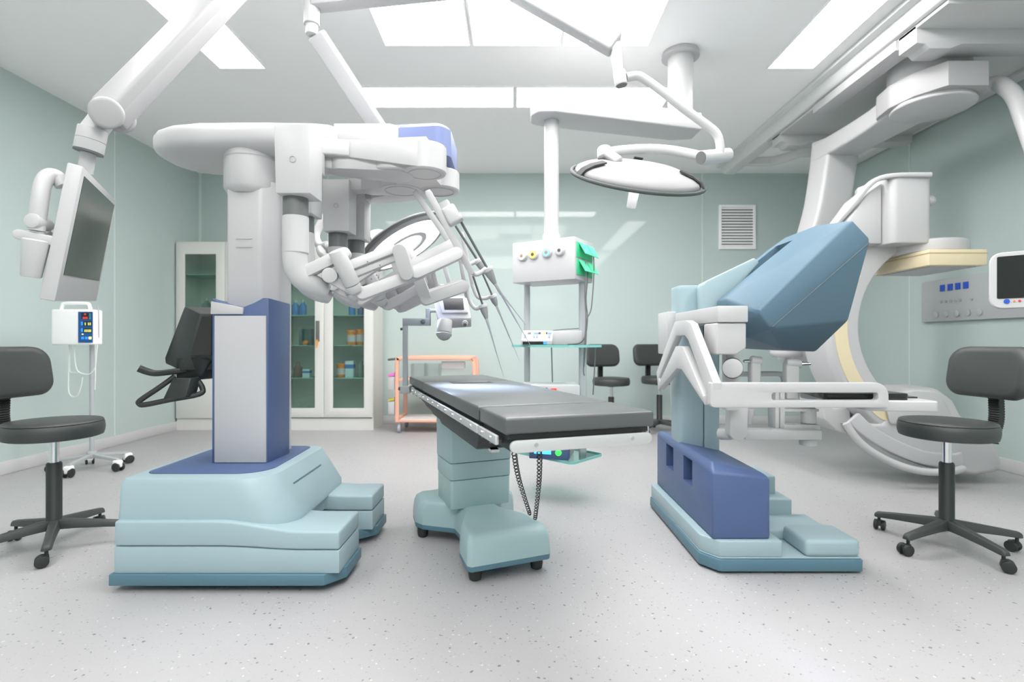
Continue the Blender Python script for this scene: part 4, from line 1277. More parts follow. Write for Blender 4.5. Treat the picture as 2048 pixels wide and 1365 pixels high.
so = bpy.data.objects.new('lamp_beam', sp)
COL.objects.link(so)
so.location = C1 + nF * 0.16
aim = V(-0.12, 2.52, 0.83)
so.rotation_euler = (aim - so.location).to_track_quat('-Z', 'Y').to_euler()

# ------------------------------------------------------------------ ceiling pendant with gas outlets and glass shelves
pen = thing('ceiling_pendant', 'white ceiling pendant with gas outlets, green sockets and glass shelves', 'pendant', (0.27, 3.7, 0.2))
build(MB().cyl((1.245, 3.95, 2.62), (1.245, 3.95, HC), 0.092, n=48), 'ceiling_column', M['white'], pen)
build(MB().lathe([(0.14, 3.19), (0.135, 3.20), (0.135, HC)], (1.245, 3.95, 0), n=48), 'ceiling_flange', M['white'], pen, bev=0.004)
pr = rpoly([(0.11, 3.62), (0.16, 3.55), (0.28, 3.55), (1.37, 3.845), (1.36, 4.04), (1.2, 4.06), (0.20, 3.80), (0.11, 3.76)], [0.05, 0.05, 0.05, 0.01, 0.03, 0.03, 0.06, 0.05], 5)
build(MB().rings([at_z(pr, 2.61), at_z(pr, 2.735)]), 'swing_arm', M['white'], pen, bev=0.012, seg=3)
build(MB().cyl((0.257, 3.70, 1.73), (0.257, 3.70, 2.67), 0.052, n=40), 'drop_tube', M['white'], pen)
build(MB().lathe([(0.062, 1.745), (0.062, 1.80), (0.053, 1.815)], (0.257, 3.70, 0), n=40), 'tube_collar', M['white'], pen)
pu = V(-0.412, 0.25, 0).normalized()      # along the front, away from the near corner
pd = V(0.25, 0.412, 0).normalized()
pc = V(0.394, 3.45, 0)


def pq(a, b, z):
    return pc + pu * a + pd * b + V(0, 0, z)


def pbox(mb, a0, a1, b0, b1, z0, z1):
    return mb.rings([[pq(a0, b0, z0), pq(a1, b0, z0), pq(a1, b1, z0), pq(a0, b1, z0)], [pq(a0, b0, z1), pq(a1, b0, z1), pq(a1, b1, z1), pq(a0, b1, z1)]])


bx_ = build(pbox(MB(), 0, 0.482, 0, 0.30, 1.467, 1.747), 'outlet_box', M['white'], pen, bev=0.005)
M['o1'], M['o2'], M['o3'], M['o4'] = paint('outlet_cream', 236, 226, 205), paint('outlet_yellow', 226, 222, 120), paint('outlet_sky_blue', 150, 205, 238), paint('outlet_grey', 190, 190, 192)
M['h1'], M['h2'] = paint('outlet_hole_brown', 150, 128, 110), paint('outlet_hole_dark', 80, 76, 70)
for (px_, py_), om, hm in (((1046, 513), 'o1', 'h1'), ((1068, 510), 'o2', 'h2'), ((1095, 506), 'o3', 'h1'), ((1121, 502), 'o4', 'h2')):
    # where the front plane meets this line of sight
    d = V((px_ - CX) / F, 1, -(py_ - CY) / F)
    tt = (pc - V(0, 0, EYE)).dot(pd) / d.dot(pd)
    q = V(0, 0, EYE) + d * tt
    r = build(MB().lathe([(0.036, 0), (0.036, 0.012), (0.031, 0.018)], q, -pd, 28), 'gas_outlet', M['white'], bx_)
    build(MB().lathe([(0.027, 0.012), (0.027, 0.022), (0.018, 0.023)], q, -pd, 28), 'outlet_ring', M[om], r)
    build(MB().cyl(q - pd * 0.015, q - pd * 0.0245, 0.0115), 'outlet_hole', M[hm], r)
M['green'] = paint('socket_green', 62, 190, 135)
M['green2'] = paint('socket_flap_green', 95, 222, 170)
for zc in (1.665, 1.55):
    pl_ = build(pbox(MB(), -0.006, 0.001, 0.02, 0.285, zc - 0.052, zc + 0.052), 'socket_plate', M['green'], bx_, bev=0.003)
    for b in (0.05, 0.175):
        hin = 0.046
        mb = MB().rings([[pq(-0.006, b, zc + hin), pq(-0.012, b, zc + hin + 0.003), pq(-0.012, b + 0.105, zc + hin + 0.003), pq(-0.006, b + 0.105, zc + hin)],
                         [pq(-0.052, b, zc - 0.03), pq(-0.056, b, zc - 0.027), pq(-0.056, b + 0.105, zc - 0.027), pq(-0.052, b + 0.105, zc - 0.03)]])
        build(mb, 'socket_flap', M['green2'], pl_, flat=True)
for nm2, X, Y, w in (('far', 0.088, 3.85, 0.044), ('near', 0.469, 3.64, 0.05)):
    build(MB().rings([[V(X, Y, z) + V(a, b, 0) for a, b in rrect(w, w, 0.012, 4)] for z in (0.24 if nm2 == 'near' else 0.27, 1.475)]), 'shelf_post', M['polegrey'], pen)
sh = [(0.36, 3.30), (0.60, 3.57), (0.22, 3.96), (-0.035, 3.69)]
for z in (1.022, 0.283, 0.585):
    s_ = build(MB().rings([at_z(rpoly(sh, 0.035, 5), z), at_z(rpoly(sh, 0.035, 5), z + 0.010)]), 'glass_shelf', M['shelfglass'], pen, flat=True)
    po = rpoly(sh, 0.035, 5)
    c_ = sum(po, Vector((0, 0))) / len(po)
    pi_ = [c_ + (p - c_) * 0.985 for p in po]
    build(MB().frame(at_z([c_ + (p - c_) * 1.004 for p in po], z - 0.006), at_z(pi_, z - 0.006), (0, 0, 0.0165)), 'shelf_edge', M['edge'], s_, flat=True)


def dbox(mb, c, du, dv, z0, z1):
    c, du, dv = Vector(c), Vector(du), Vector(dv)
    q = [c - du - dv, c + du - dv, c + du + dv, c - du + dv]
    return mb.rings([[p + V(0, 0, z0) for p in q], [p + V(0, 0, z1) for p in q]])


M['btnblue'] = paint('button_blue', 110, 140, 205)
M['btnor'] = paint('button_orange', 235, 190, 140)
M['cyan'] = glow('cyan_display', 70, 205, 240, 0.9)
M['greenlit'] = glow('green_lit_button', 60, 235, 80, 0.9)
M['redlit'] = glow('red_switch', 225, 50, 30, 0.4)
M['bluelit'] = glow('blue_display', 60, 140, 220, 0.5)
# electrosurgical unit on the upper shelf; its front looks at the camera
esu = thing('control_unit', 'white control unit with a button panel on the upper glass shelf', 'medical device', (0.27, 3.62, 1.032))
zb, zt_ = 1.0325, 1.0325 + 0.098
f0, f1 = P(1042, 690, 3.56), P(1103, 690, 3.52)
fu = (V(f1.x, f1.y, 0) - V(f0.x, f0.y, 0)).normalized()
fd = V(-fu.y, fu.x, 0)
fl_ = (V(f1.x, f1.y, 0) - V(f0.x, f0.y, 0)).length
fo = V(f0.x, f0.y, 0)


def eq(a, b, z):
    return fo + fu * a + fd * b + V(0, 0, z)


sl_ = [(-0.008, 0.0, zb), (0.0, 0.0, zb + 0.03), (0.0, 0.055, zt_), (0.0, 0.30, zt_), (0.0, 0.30, zb)]
build(MB().rings([[eq(0, b, z) for _, b, z in sl_], [eq(fl_ + 0.005, b, z) for _, b, z in sl_]]), 'housing', M['white'], esu, bev=0.004)
build(MB().bx(X_(1099, 3.6), X_(1162, 3.62), 3.56, 3.80, zb, zt_ - 0.002), 'rear_housing', M['white'], esu, bev=0.006)
build(MB().rings([[eq(a, b, z) for a, b, z in ((0.012, -0.003, zb + 0.002), (fl_ - 0.03, -0.003, zb + 0.002), (fl_ - 0.03, -0.003, zb + 0.022), (0.012, -0.003, zb + 0.022))],
                  [eq(a, b, z) for a, b, z in ((0.012, 0.004, zb + 0.002), (fl_ - 0.03, 0.004, zb + 0.002), (fl_ - 0.03, 0.004, zb + 0.022), (0.012, 0.004, zb + 0.022))]]), 'drive_slot', M['screenblack'], esu)
build(MB().rings([[eq(a, b, z) for a, b, z in ((fl_ - 0.055, -0.005, zb + 0.004), (fl_ - 0.03, -0.005, zb + 0.004), (fl_ - 0.03, -0.005, zb + 0.022), (fl_ - 0.055, -0.005, zb + 0.022))],
                  [eq(a, 0.0, z) for a, b, z in ((fl_ - 0.055, 0, zb + 0.004), (fl_ - 0.03, 0, zb + 0.004), (fl_ - 0.03, 0, zb + 0.022), (fl_ - 0.055, 0, zb + 0.022))]]), 'status_display', M['bluelit'], esu)
sn = V(0, -(zt_ - zb - 0.03), 0.055)
sn = (fd * sn.y + V(0, 0, sn.z)).normalized()


def ebtn(a, t, w, h, m, nm='button'):
    c = eq(a, 0.055 * t, zb + 0.03 + (zt_ - zb - 0.03) * t)
    vdir = (fd * 0.055 + V(0, 0, zt_ - zb - 0.03)).normalized()
    build(MB().obox(c, fu * w / 2, vdir * h / 2, sn * 0.003), nm, m, esu)


for a, t, w, h, m in ((0.05, .72, .022, .016, 'screen'), (0.095, .72, .03, .016, 'btnblue'), (0.12, .72, .016, .016, 'black'), (0.15, .72, .02, .016, 'o2'), (0.168, .72, .01, .016, 'black'), (0.022, .42, .014, .03, 'btnblue'),
                      (0.085, .38, .012, .022, 'btnblue'), (0.105, .38, .012, .022, 'btnblue'), (0.135, .38, .012, .022, 'btnor'), (0.155, .38, .012, .022, 'btnor'), (0.188, .7, .022, .016, 'btnblue'), (0.188, .38, .014, .022, 'btnblue')):
    ebtn(a * fl_ / 0.205, t, w * fl_ / 0.205, h, M[m])
build(MB().tube([P(1100, 662, 3.62), P(1130, 659, 3.7), P(1160, 657, 3.72)], 0.003), 'cable', M['midgrey'], esu)
# insufflator on the middle shelf
ins_ = thing('gas_insufflator', 'white boxy unit with a red switch on the shelf behind the table', 'medical device', (0.27, 3.6, 0.594))
build(MB().bx(0.06, 0.43, 3.47, 3.78, 0.594, 0.765), 'housing', M['white'], ins_, bev=0.006)
build(MB().bx(X_(1101, 3.47), X_(1113, 3.47), 3.463, 3.471, 0.725, 0.745), 'power_switch', M['redlit'], ins_)
build(MB().bx(X_(1091, 3.47), X_(1095, 3.47), 3.465, 3.471, 0.735, 0.75), 'indicator', M['dgrey'], ins_)
for z in (0.65, 0.70):
    build(MB().bx(0.431, 0.4325, 3.49, 3.77, z, z + 0.003), 'vent_slot', M['seamgrey'], ins_)
# generator on the bottom shelf
gen = thing('energy_generator', 'blue and white generator with lit cyan display and green button on the bottom shelf', 'medical device', (0.3, 3.5, 0.292))
zb = 0.292
g0, g1 = P(1058, 908, 3.42), P(1133, 920, 3.36)
gu = V(g1.x - g0.x, g1.y - g0.y, 0).normalized()
gd = V(-gu.y, gu.x, 0)
go = V(g0.x, g0.y, 0)
gl = 0.26


def gq(a, b, z):
    return go + gu * a + gd * b + V(0, 0, z)


def gbox(mb, a0, a1, b0, b1, z0, z1):
    return mb.rings([[gq(a0, b0, z0), gq(a1, b0, z0), gq(a1, b1, z0), gq(a0, b1, z0)], [gq(a0, b0, z1), gq(a1, b0, z1), gq(a1, b1, z1), gq(a0, b1, z1)]])


build(gbox(MB(), 0, gl, 0, 0.07, zb, zb + 0.14), 'front_panel', M['blue'], gen, bev=0.006)
build(gbox(MB(), 0.003, gl - 0.003, 0.06, 0.26, zb, zb + 0.14), 'housing', M['white'], gen, bev=0.004)
build(gbox(MB(), 0.035, 0.145, -0.004, 0.004, zb + 0.035, zb + 0.12), 'display', M['cyan'], gen)
c = gq(0.195, -0.004, zb + 0.05)
build(MB().cyl(c, c - gd * 0.012, 0.02), 'start_button', M['greenlit'], gen, bev=0.003)
c = gq(0.018, -0.002, zb + 0.07)
build(MB().cyl(c, c - gd * 0.008, 0.01), 'socket', M['white'], gen)
# black cables from the sockets
for nm3, pts in (('a', [(1172, 520, 3.55), (1171, 545, 3.52), (1170, 590, 3.5), (1172, 640, 3.5), (1169, 690, 3.5), (1167, 740, 3.5), (1169, 752, 3.5)]),
                 ('b', [(1176, 527, 3.6), (1175, 560, 3.55), (1172, 600, 3.53), (1175, 635, 3.53), (1171, 670, 3.53), (1160, 686, 3.56), (1135, 689, 3.55)]),
                 ('c', [(1187, 512, 3.62), (1188, 540, 3.6), (1186, 580, 3.58), (1182, 620, 3.56), (1174, 640, 3.54), (1172, 680, 3.52), (1168, 735, 3.5)]),
                 ('d', [(1191, 694, 3.6), (1189, 740, 3.6), (1186, 790, 3.6)]), ('e', [(1103, 695, 3.55), (1104, 730, 3.55), (1105, 765, 3.55)])):
    build(MB().tube([P(*q) for q in pts], 0.0042, n=8, smooth=6), 'power_cable', M['midgrey'], pen)
for k, rgb in {'keyor': (245, 165, 50), 'jar': (225, 130, 40), 'jarlabel': (205, 185, 190), 'bblue': (60, 120, 190), 'bviolet': (90, 100, 150), 'bbrown': (110, 80, 65), 'bgrey': (120, 128, 130), 'boxdark': (45, 75, 70), 'boxwhite': (205, 215, 225),
               'boxblue': (60, 110, 190), 'tubewhite': (225, 230, 228), 'shelfgreen': (150, 185, 175), 'pink': (225, 110, 200)}.items():
    M[k] = paint(k + '_print', *rgb)
M['beige2'] = paint('beige_seam', 180, 160, 110)
M['ceilgrey'] = mat('rail_grey_paint', (0.72, 0.725, 0.72, 1), 0.5)
M['panel2'] = paint('outlet_silver', 178, 180, 182)
M['castergrey'] = paint('caster_lilac_grey', 165, 165, 178)
M['lidyellow'] = paint('lid_olive_yellow', 190, 175, 80)
# ------------------------------------------------------------------ ceiling mounted C-arm
carm = thing('c_arm_scanner', 'big white ceiling-mounted C-arm x-ray scanner with beige detector and track strip', 'x-ray machine', (2.9, 4.0, 0))
CA = V(X_(1870, 4.0), 4.0, Z_(655, 4.0))
RIN, ROUT = 0.665, 0.925
cph = math.radians(0)


def cp_(ang, r, y):
    a = math.radians(ang)
    return V(CA.x + r * math.cos(a), CA.y + y, CA.z + r * math.sin(a))


mb = MB()
rs = []
for i in range(49):
    a = 108 + (255 - 108) * i / 48
    rs.append([cp_(a, RIN, -0.13), cp_(a, RIN, 0.16), cp_(a, ROUT, 0.16), cp_(a, ROUT - 0.02, -0.09), cp_(a, ROUT - 0.05, -0.13)])
arc = build(mb.rings(rs), 'c_arc', M['white'], carm, bev=0.012, seg=3)
rs = []
for i in range(33):
    a = 150 + (239 - 150) * i / 32
    w = 0.047 * min(1, math.sqrt(max(0, 1 - ((i - 29) / 3.2) ** 2)) if i > 29 else 1)
    rc = RIN + 0.135
    rs.append([cp_(a, rc - w, -0.136), cp_(a, rc + w, -0.136), cp_(a, rc + w, -0.128), cp_(a, rc - w, -0.128)])
build(MB().rings(rs), 'track_strip', M['beige'], arc)
# tube housing at the foot of the arc
by = 3.86
pr = [(1704, 852), (1758, 848), (1792, 806), (1830, 778), (1880, 778), (1910, 800), (1925, 830), (1960, 862), (2000, 895), (2012, 930), (2000, 948), (1960, 955), (1900, 948), (1840, 925), (1790, 895), (1740, 860)]
fr = [P(x, y, by) for x, y in pr]
c_ = sum(fr, V(0, 0, 0)) / len(fr)


def shr(pts, s, dy):
    c = sum(pts, V(0, 0, 0)) / len(pts)
    return [c + (p - c) * s + V(0, dy, 0) for p in pts]


tubeh = build(MB().rings([shr(fr, 0.90, 0), shr(fr, 0.97, 0.02), shr(fr, 1.0, 0.07), shr(fr, 1.02, 0.30), shr(fr, 0.98, 0.36), shr(fr, 0.9, 0.40)]), 'tube_housing', M['white'], carm, bev=0.01, seg=3, ang=50)
pts = [(1768, 805), (1790, 786), (1830, 779), (1870, 782), (1888, 800), (1905, 835), (1880, 850), (1830, 850), (1780, 850)]
build(MB().rings([[P(x, y, by - 0.03) for x, y in pts], [P(x, y, by + 0.1) for x, y in pts]]), 'tube_head', M['white'], carm, bev=0.02, seg=4)
# curved bumper lip with a dark gap under the housing
lipp = [P(1692, 847, by - 0.08), P(1715, 880, by - 0.1), P(1750, 908, by - 0.12), P(1800, 932, by - 0.13), P(1850, 944, by - 0.13), P(1900, 944, by - 0.12), P(1926, 938, by - 0.08)]
build(MB().tube(lipp, 0.026, n=14, smooth=6), 'bumper_rail', M['white'], carm)
gap = [P(1706, 836, by + 0.02), P(1736, 864, by + 0.0), P(1786, 893, by - 0.005), P(1844, 915, by - 0.005), P(1900, 921, by), P(1920, 917, by + 0.01)]
build(MB().sweep(gap, 0.05, 0.10, (0, 1, 0), e=10, n=20, smooth=5), 'bumper_recess', M['grey'], carm)
jb = [(1640, 800), (1668, 818), (1700, 815), (1705, 860), (1700, 870), (1672, 862), (1650, 840)]
build(MB().prism([P(x, y, 4.0) for x, y in jb], (0, 0.3, 0)), 'pivot_gearbox', M['white2'], carm, bev=0.012, seg=3)
# detector: housing, turntable, beige plate
dt = build(MB().bx(X_(1858, 3.62), X_(1975, 3.62), 3.62, 4.2, Z_(531, 3.62), Z_(499, 3.62)), 'detector', M['beige'], carm, bev=0.006, seg=3)
build(MB().bx(X_(1870, 3.62), X_(1963, 3.62), 3.66, 4.16, Z_(531, 3.62) - 0.006, Z_(531, 3.62) + 0.01), 'detector_face', M['grey'], dt)
build(MB().bx(X_(1858, 3.62) - 0.002, X_(1975, 3.62) + 0.002, 3.618, 4.202, Z_(507, 3.62), Z_(505.5, 3.62)), 'detector_seam', M['beige2'], dt)
build(MB().lathe([(0.235, 1.69), (0.25, 1.70), (0.25, 1.775), (0.24, 1.785), (0.0, 1.786)], (3.06, 3.91, 0), n=64), 'turntable', M['white'], carm, bev=0.004)
hp = [(1716, 3.95), (1780, 3.70), (1850, 3.70), (1858, 3.95)]
hx = rpoly([(2.62, 4.02), (2.66, 3.70), (2.93, 3.70), (2.97, 3.78), (2.97, 4.10), (2.66, 4.12)], [0.03, 0.05, 0.05, 0.04, 0.05, 0.05], 5)
hh = build(MB().rings([at_z(hx, 1.75), at_z(hx, 2.235), ]), 'detector_housing', M['white'], carm, bev=0.01, seg=3)
wd = [(2.64, 1.76), (2.64, 2.20), (2.54, 2.12), (2.40, 1.93), (2.40, 1.76)]
build(MB().prism([V(x, 3.78, z) for x, z in wd], (0, 0.28, 0)), 'housing_wing', M['white'], carm, bev=0.01)
build(MB().sweep([V(2.92, 3.70, 2.226), V(2.66, 3.72, 2.226), V(2.55, 3.76, 2.19), V(2.44, 3.80, 2.04), V(2.37, 3.86, 1.93), V(2.33, 3.95, 1.84)], 0.06, 0.035, (0, 1, 0), e=4, n=16, smooth=4), 'grab_rail', M['white'], carm)
build(MB().ell(P(1860, 402, 3.8), V(0.035, 0, 0), V(0, 0.035, 0), V(0, 0, 0.038)), 'knob', M['white'], carm)
# suspended L shaped arm: pivot head, beam, upright that bows down behind the viewer hood
PV = V(3.17, 3.95, 0)
hd = rpoly([(2.74, 3.85), (2.78, 3.66), (2.89, 3.50), (3.16, 3.50), (3.30, 3.75), (3.26, 3.98), (3.10, 4.12), (2.90, 4.14), (2.77, 4.04)], [0.10, 0.10, 0.004, 0.004, 0.05, 0.10, 0.10, 0.10, 0.10], 6)
build(MB().rings([at_z(hd, 2.765), at_z(hd, 2.93)]), 'pivot_head', M['white_dimmed_arm'], carm, bev=0.012, seg=3)
build(MB().lathe([(0.0, 2.728), (0.24, 2.728), (0.252, 2.733), (0.256, 2.745), (0.246, 2.752), (0.246, 2.77)], (3.01, 3.79, 0), n=72), 'pivot_disc', M['white'], carm, bev=0.003)
build(MB().lathe([(0.25, 2.92), (0.25, 3.09)], (3.03, 3.85, 0), n=64), 'pivot_ring', M['white2'], carm)
beam = [V(3.0, 3.85, 2.84), V(2.98, 4.12, 2.825), V(2.93, 4.42, 2.80), V(2.87, 4.80, 2.775)]
build(MB().sweep(beam, [0.46, 0.36, 0.31, 0.31], [0.155, 0.155, 0.16, 0.17], (1, 0.3, 0), e=10, n=24, smooth=6), 'beam', M['white'], carm)
up = [V(2.895, 4.74, 2.86), V(2.875, 4.76, 2.60), V(2.82, 4.76, 2.25), V(2.73, 4.76, 1.90), V(2.62, 4.76, 1.50), V(2.55, 4.72, 1.20), V(2.56, 4.68, 0.92)]
build(MB().sweep(up, [0.31, 0.31, 0.31, 0.32, 0.33, 0.34, 0.30], [0.25, 0.24, 0.24, 0.24, 0.24, 0.26, 0.30], (1, 0.15, 0), e=10, n=24, smooth=8), 'upright', M['white'], carm)
build(MB().cyl(V(2.48, 4.60, 1.05), V(2.66, 4.32, 1.03), 0.17, 0.15, 40), 'arc_bearing', M['white'], carm, bev=0.02, seg=3)
build(MB().lathe([(0.12, 0), (0.14, 0.03), (0.14, 0.20), (0.10, 0.26)], V(2.36, 4.55, 0.92), (0, 0, 1), 32), 'arc_brake', M['white'], carm, bev=0.01)
# overhead carriage
build(MB().bx(2.60, 3.88, 3.15, 5.4, 3.085, 3.108), 'carriage_plate', M['white2'], carm, bev=0.004)
build(MB().bx(2.58, 2.72, 3.56, 4.55, 3.03, 3.10), 'carriage_truck', M['white'], carm, bev=0.006)
build(MB().bx(3.76, 3.88, 3.50, 4.75, 3.055, 3.15), 'carriage_truck', M['white'], carm, bev=0.006)
cbm = [(2.60, 2.99), (2.66, 2.985), (2.69, 2.955), (2.82, 2.955), (2.90, 2.985), (3.90, 2.985), (3.90, 3.125), (2.60, 3.125)]
build(MB().prism([V(x, 3.40, z) for x, z in cbm], (0, 0.16, 0)), 'cross_beam', M['white'], carm, bev=0.006)
build(MB().prism([V(x, 5.15, z + 0.03) for x, z in cbm], (0, 0.16, 0)), 'cross_beam', M['white2'], carm, bev=0.006)
hose = [V(3.15, 3.80, 2.84), P(1985, 168, 3.66), P(2012, 176, 3.56), P(2032, 198, 3.48), P(2047, 236, 3.42), P(2066, 290, 3.34), P(2092, 370, 3.2), P(2110, 440, 3.08), P(2112, 490, 2.98), V(3.02, 2.89, 1.47), V(2.995, 2.865, 1.41)]
build(MB().tube(hose, 0.05, n=18, smooth=6), 'cable_hose', M['white'], carm)
# rails on the ceiling: these stay when the carriage rolls
for x, lab in ((2.63, 'long grey ceiling rail beside the lit strip, carrying the scanner'), (3.90, 'long grey ceiling rail along the wall with the blue-buttoned panel')):
    t = thing('ceiling_rail', lab, 'rail', (x, 3, HC), 'overhead scanner rails')
    xa, xb = (x - 0.16, x + 0.10) if x < 3 else (x - 0.09, x + 0.09)
    build(MB().bx(xa, xb, -0.5, 6.45, HC - 0.035, HC - 0.001), 'rail_base', M['ceilgrey'], t, bev=0.004)
    build(MB().prism([V(x + k, -0.5, HC - h) for k, h in ((-0.10, 0.03), (-0.075, 0.095), (-0.055, 0.112), (0.07, 0.112), (0.07, 0.03))], (0, 6.95, 0)), 'rail_track', M['ceilgrey'], t, bev=0.004)
t = build(MB().sweep([V(2.70, 6.2, 3.185), V(3.0, 6.2, 3.185), V(3.08, 6.14, 3.185), V(3.2, 5.95, 3.185), V(3.26, 5.9, 3.185), V(3.82, 5.9, 3.185)], 0.09, 0.08, (0, 0, 1), e=8, n=16, smooth=4), 'cable_duct', M['ceilgrey'])
tag(t, 'grey cable duct bent between the ceiling rails near the back wall', 'cable duct')

# ------------------------------------------------------------------ gas panel on the wall
gp = thing('gas_wall_panel', 'grey wall panel with four blue squares and rows of outlets', 'wall panel', (XR - 0.02, 4.5, 1.43))
ya_, yb_ = 3.7, 5.12
zA, zB = 1.245, 1.632
build(MB().bx(XR - 0.035, XR - 0.001, ya_, yb_, zA, zB), 'plate', M['panel'], gp, bev=0.004)
M['sqblue'] = paint('square_blue', 30, 80, 190, 0.35)
for px_ in (1893, 1908.5, 1924, 1940):
    Y = 4.0 * F / (px_ - CX)
    q = build(MB().bx(XR - 0.043, XR - 0.034, Y - 0.026, Y + 0.026, Z_(574, 4.75) - 0.03, Z_(574, 4.75) + 0.03), 'blue_socket', M['sqblue'], gp, bev=0.003)
for px_ in (1890, 1900, 1910, 1920, 1929, 1952):
    Y = 4.0 * F / (px_ - CX)
    c = V(XR - 0.035, Y, Z_(602, 4.75))
    build(MB().cyl(c, c - V(0.012, 0, 0), 0.012, n=16), 'terminal', M['polegrey'], gp)
for px_ in (1880, 1900, 1922, 1944, 1968):
    Y = 4.0 * F / (px_ - CX)
    c = V(XR - 0.035, Y, Z_(628, 4.75))
    build(MB().lathe([(0.03, 0), (0.03, 0.01), (0.02, 0.014), (0.0, 0.015)], c, (-1, 0, 0), 20), 'outlet', M['panel2'], gp)

# ------------------------------------------------------------------ monitor at the edge by the wall
sm = thing('patient_monitor', 'white rounded monitor with coloured buttons, in front of the grey wall panel', 'monitor', (2.9, 2.85, 1.2))
m0, m1 = V(X_(1977, 2.95), 2.95, 0), V(3.02, 2.60, 0)
mu = (m1 - m0).normalized()
md_ = V(-mu.y, mu.x, 0)
ML = 0.50
zc = (Z_(508, 2.95) + Z_(618, 2.95)) / 2


def mq(a, h, d):
    return m0 + mu * (ML / 2 + a) + md_ * d + V(0, 0, zc + h)


MH = 0.315
hs = build(MB().rings([[mq(a * s, b * s, d) for a, b in rrect(ML, MH, 0.055, 6)] for s, d in ((0.965, 0.0), (0.99, 0.006), (1.0, 0.02), (0.98, 0.05), (0.85, 0.075))]), 'housing', M['white'], sm, ang=30)
build(MB().rings([[mq(a * 0.86, b * 0.74 + 0.016, d) for a, b in rrect(ML, MH, 0.008, 2)] for d in (-0.003, 0.003)]), 'screen', M['screenblack'], hs)
M['bg'] = paint('button_green', 20, 150, 90)
M['br'] = paint('button_red', 200, 40, 50)
M['bo'] = paint('button_amber', 230, 130, 60)
for k, (a, w, m) in enumerate(((-0.175, .026, 'sqblue'), (-0.145, .010, 'bo'), (-0.124, .012, 'br'), (-0.093, .020, 'bg'), (-0.066, .008, 'o2'), (-0.045, .012, 'bo'), (-0.02, .014, 'br'), (0.01, 0.014, 'bg'))):
    c = mq(a, -0.117, 0)
    build(MB().cyl(c + md_ * 0.002, c - md_ * 0.004, w / 2, n=16), 'button', M[m], hs)
build(MB().tube([mq(-0.10, -0.15, 0.05), mq(-0.10, -0.175, 0.05), mq(-0.085, -0.19, 0.06), mq(-0.03, -0.195, 0.06), mq(0.05, -0.19, 0.06), mq(0.1, -0.16, 0.05)], 0.004, n=8, smooth=4), 'cable', M['white2'], sm)
a, b = mq(0.05, 0, 0.07), V(XR - 0.02, 3.05, zc + 0.0)
build(MB().bar(a, mq(0.05, 0, 0.16), 0.06, 0.06), 'mount', M['white'], sm)
build(MB().link(mq(0.05, 0, 0.16), V(XR - 0.02, 2.95, zc), 0.07, 0.05, (0, 0, 1)), 'wall_arm', M['white'], sm)

# ------------------------------------------------------------------ infusion pump on its stand
iv = thing('infusion_pump_stand', 'white infusion pump with blue keypad on a grey wheeled pole', 'infusion pump', (-3.49, 4.3, 0))
YI = 4.3
ix = X_(178, YI)
build(MB().cyl((ix, YI + 0.03, 0.10), (ix, YI + 0.03, 1.34), 0.017), 'pole', M['polegrey'], iv)
build(MB().cyl((ix, YI + 0.03, 0.095), (ix, YI + 0.03, 0.15), 0.035), 'hub', M['polegrey'], iv, bev=0.004)
pz0, pz1 = Z_(690, YI), Z_(621, YI)
pm = build(MB().bx(X_(130, YI), X_(204, YI), YI - 0.13, YI + 0.01, pz0, pz1), 'pump_housing', M['ceil'], iv, bev=0.012, seg=3)
build(MB().tube([V(X_(139, YI), YI - 0.08, pz1 - 0.01), V(X_(142, YI), YI - 0.08, pz1 + 0.035), V(X_(148, YI), YI - 0.08, pz1 + 0.05), V(X_(188, YI), YI - 0.08, pz1 + 0.05), V(X_(195, YI), YI - 0.08, pz1 + 0.03), V(X_(197, YI), YI - 0.08, pz1 - 0.02)], 0.013, n=10, smooth=4), 'carry_handle', M['ceil'], pm)
YP = YI - 0.13
M['navy'] = glow('pump_keypad_blue', 18, 68, 120, 0.25)
M['navyd'] = paint('pump_keypad_dark', 12, 30, 50)
M['ledred'] = glow('led_red', 235, 60, 50, 0.9)
M['ledyel'] = glow('led_yellow', 225, 225, 120, 0.9)
M['ledcyan'] = glow('led_cyan', 110, 200, 220, 0.6)
M['keyblue'] = glow('key_blue', 40, 120, 200, 0.5)
kp = build(MB().bx(X_(157, YP), X_(185, YP), YP - 0.004, YP + 0.004, Z_(686, YP), Z_(624, YP)), 'keypad', M['navy'], pm)
YK = YP - 0.004


def kk(x0, x1, y0, y1, m, nm='key'):
    build(MB().bx(X_(x0, YK), X_(x1, YK), YK - 0.003, YK + 0.001, Z_(y1, YK), Z_(y0, YK)), nm, M[m], kp, flat=True)


kk(163, 183.5, 626, 639, 'navyd', 'display')
kk(169, 172.5, 627.5, 630.5, 'ledred', 'digit')
kk(166, 176, 634.5, 638, 'ledred', 'digit')
kk(178.5, 183, 627, 639, 'ledcyan')
kk(167, 183.5, 643, 653, 'navyd', 'display')
kk(167, 183.5, 657, 666, 'navyd', 'display')
for x in (170, 176.5, 180):
    kk(x, x + 2.2, 645.5, 651, 'ledyel', 'digit')
for x in (169.5, 172.5, 175.5, 178.5, 181):
    kk(x, x + 1.9, 659.5, 664.5, 'ledyel', 'digit')
kk(162.5, 166, 644, 651, 'keyblue')
kk(162.5, 166, 657, 664, 'keyblue')
kk(164, 167, 668, 670, 'ledyel')
kk(163, 168, 674, 679, 'keyblue')
kk(170.5, 175.5, 674, 679, 'keyblue')
kk(178, 183, 674, 679, 'ledyel')
build(MB().tube([P(195, 612, YP - 0.005), P(197, 620, YP - 0.006), P(197.5, 640, YP - 0.006), P(197.5, 676, YP - 0.006)], 0.004, n=8), 'door_trim', M['polegrey'], pm)
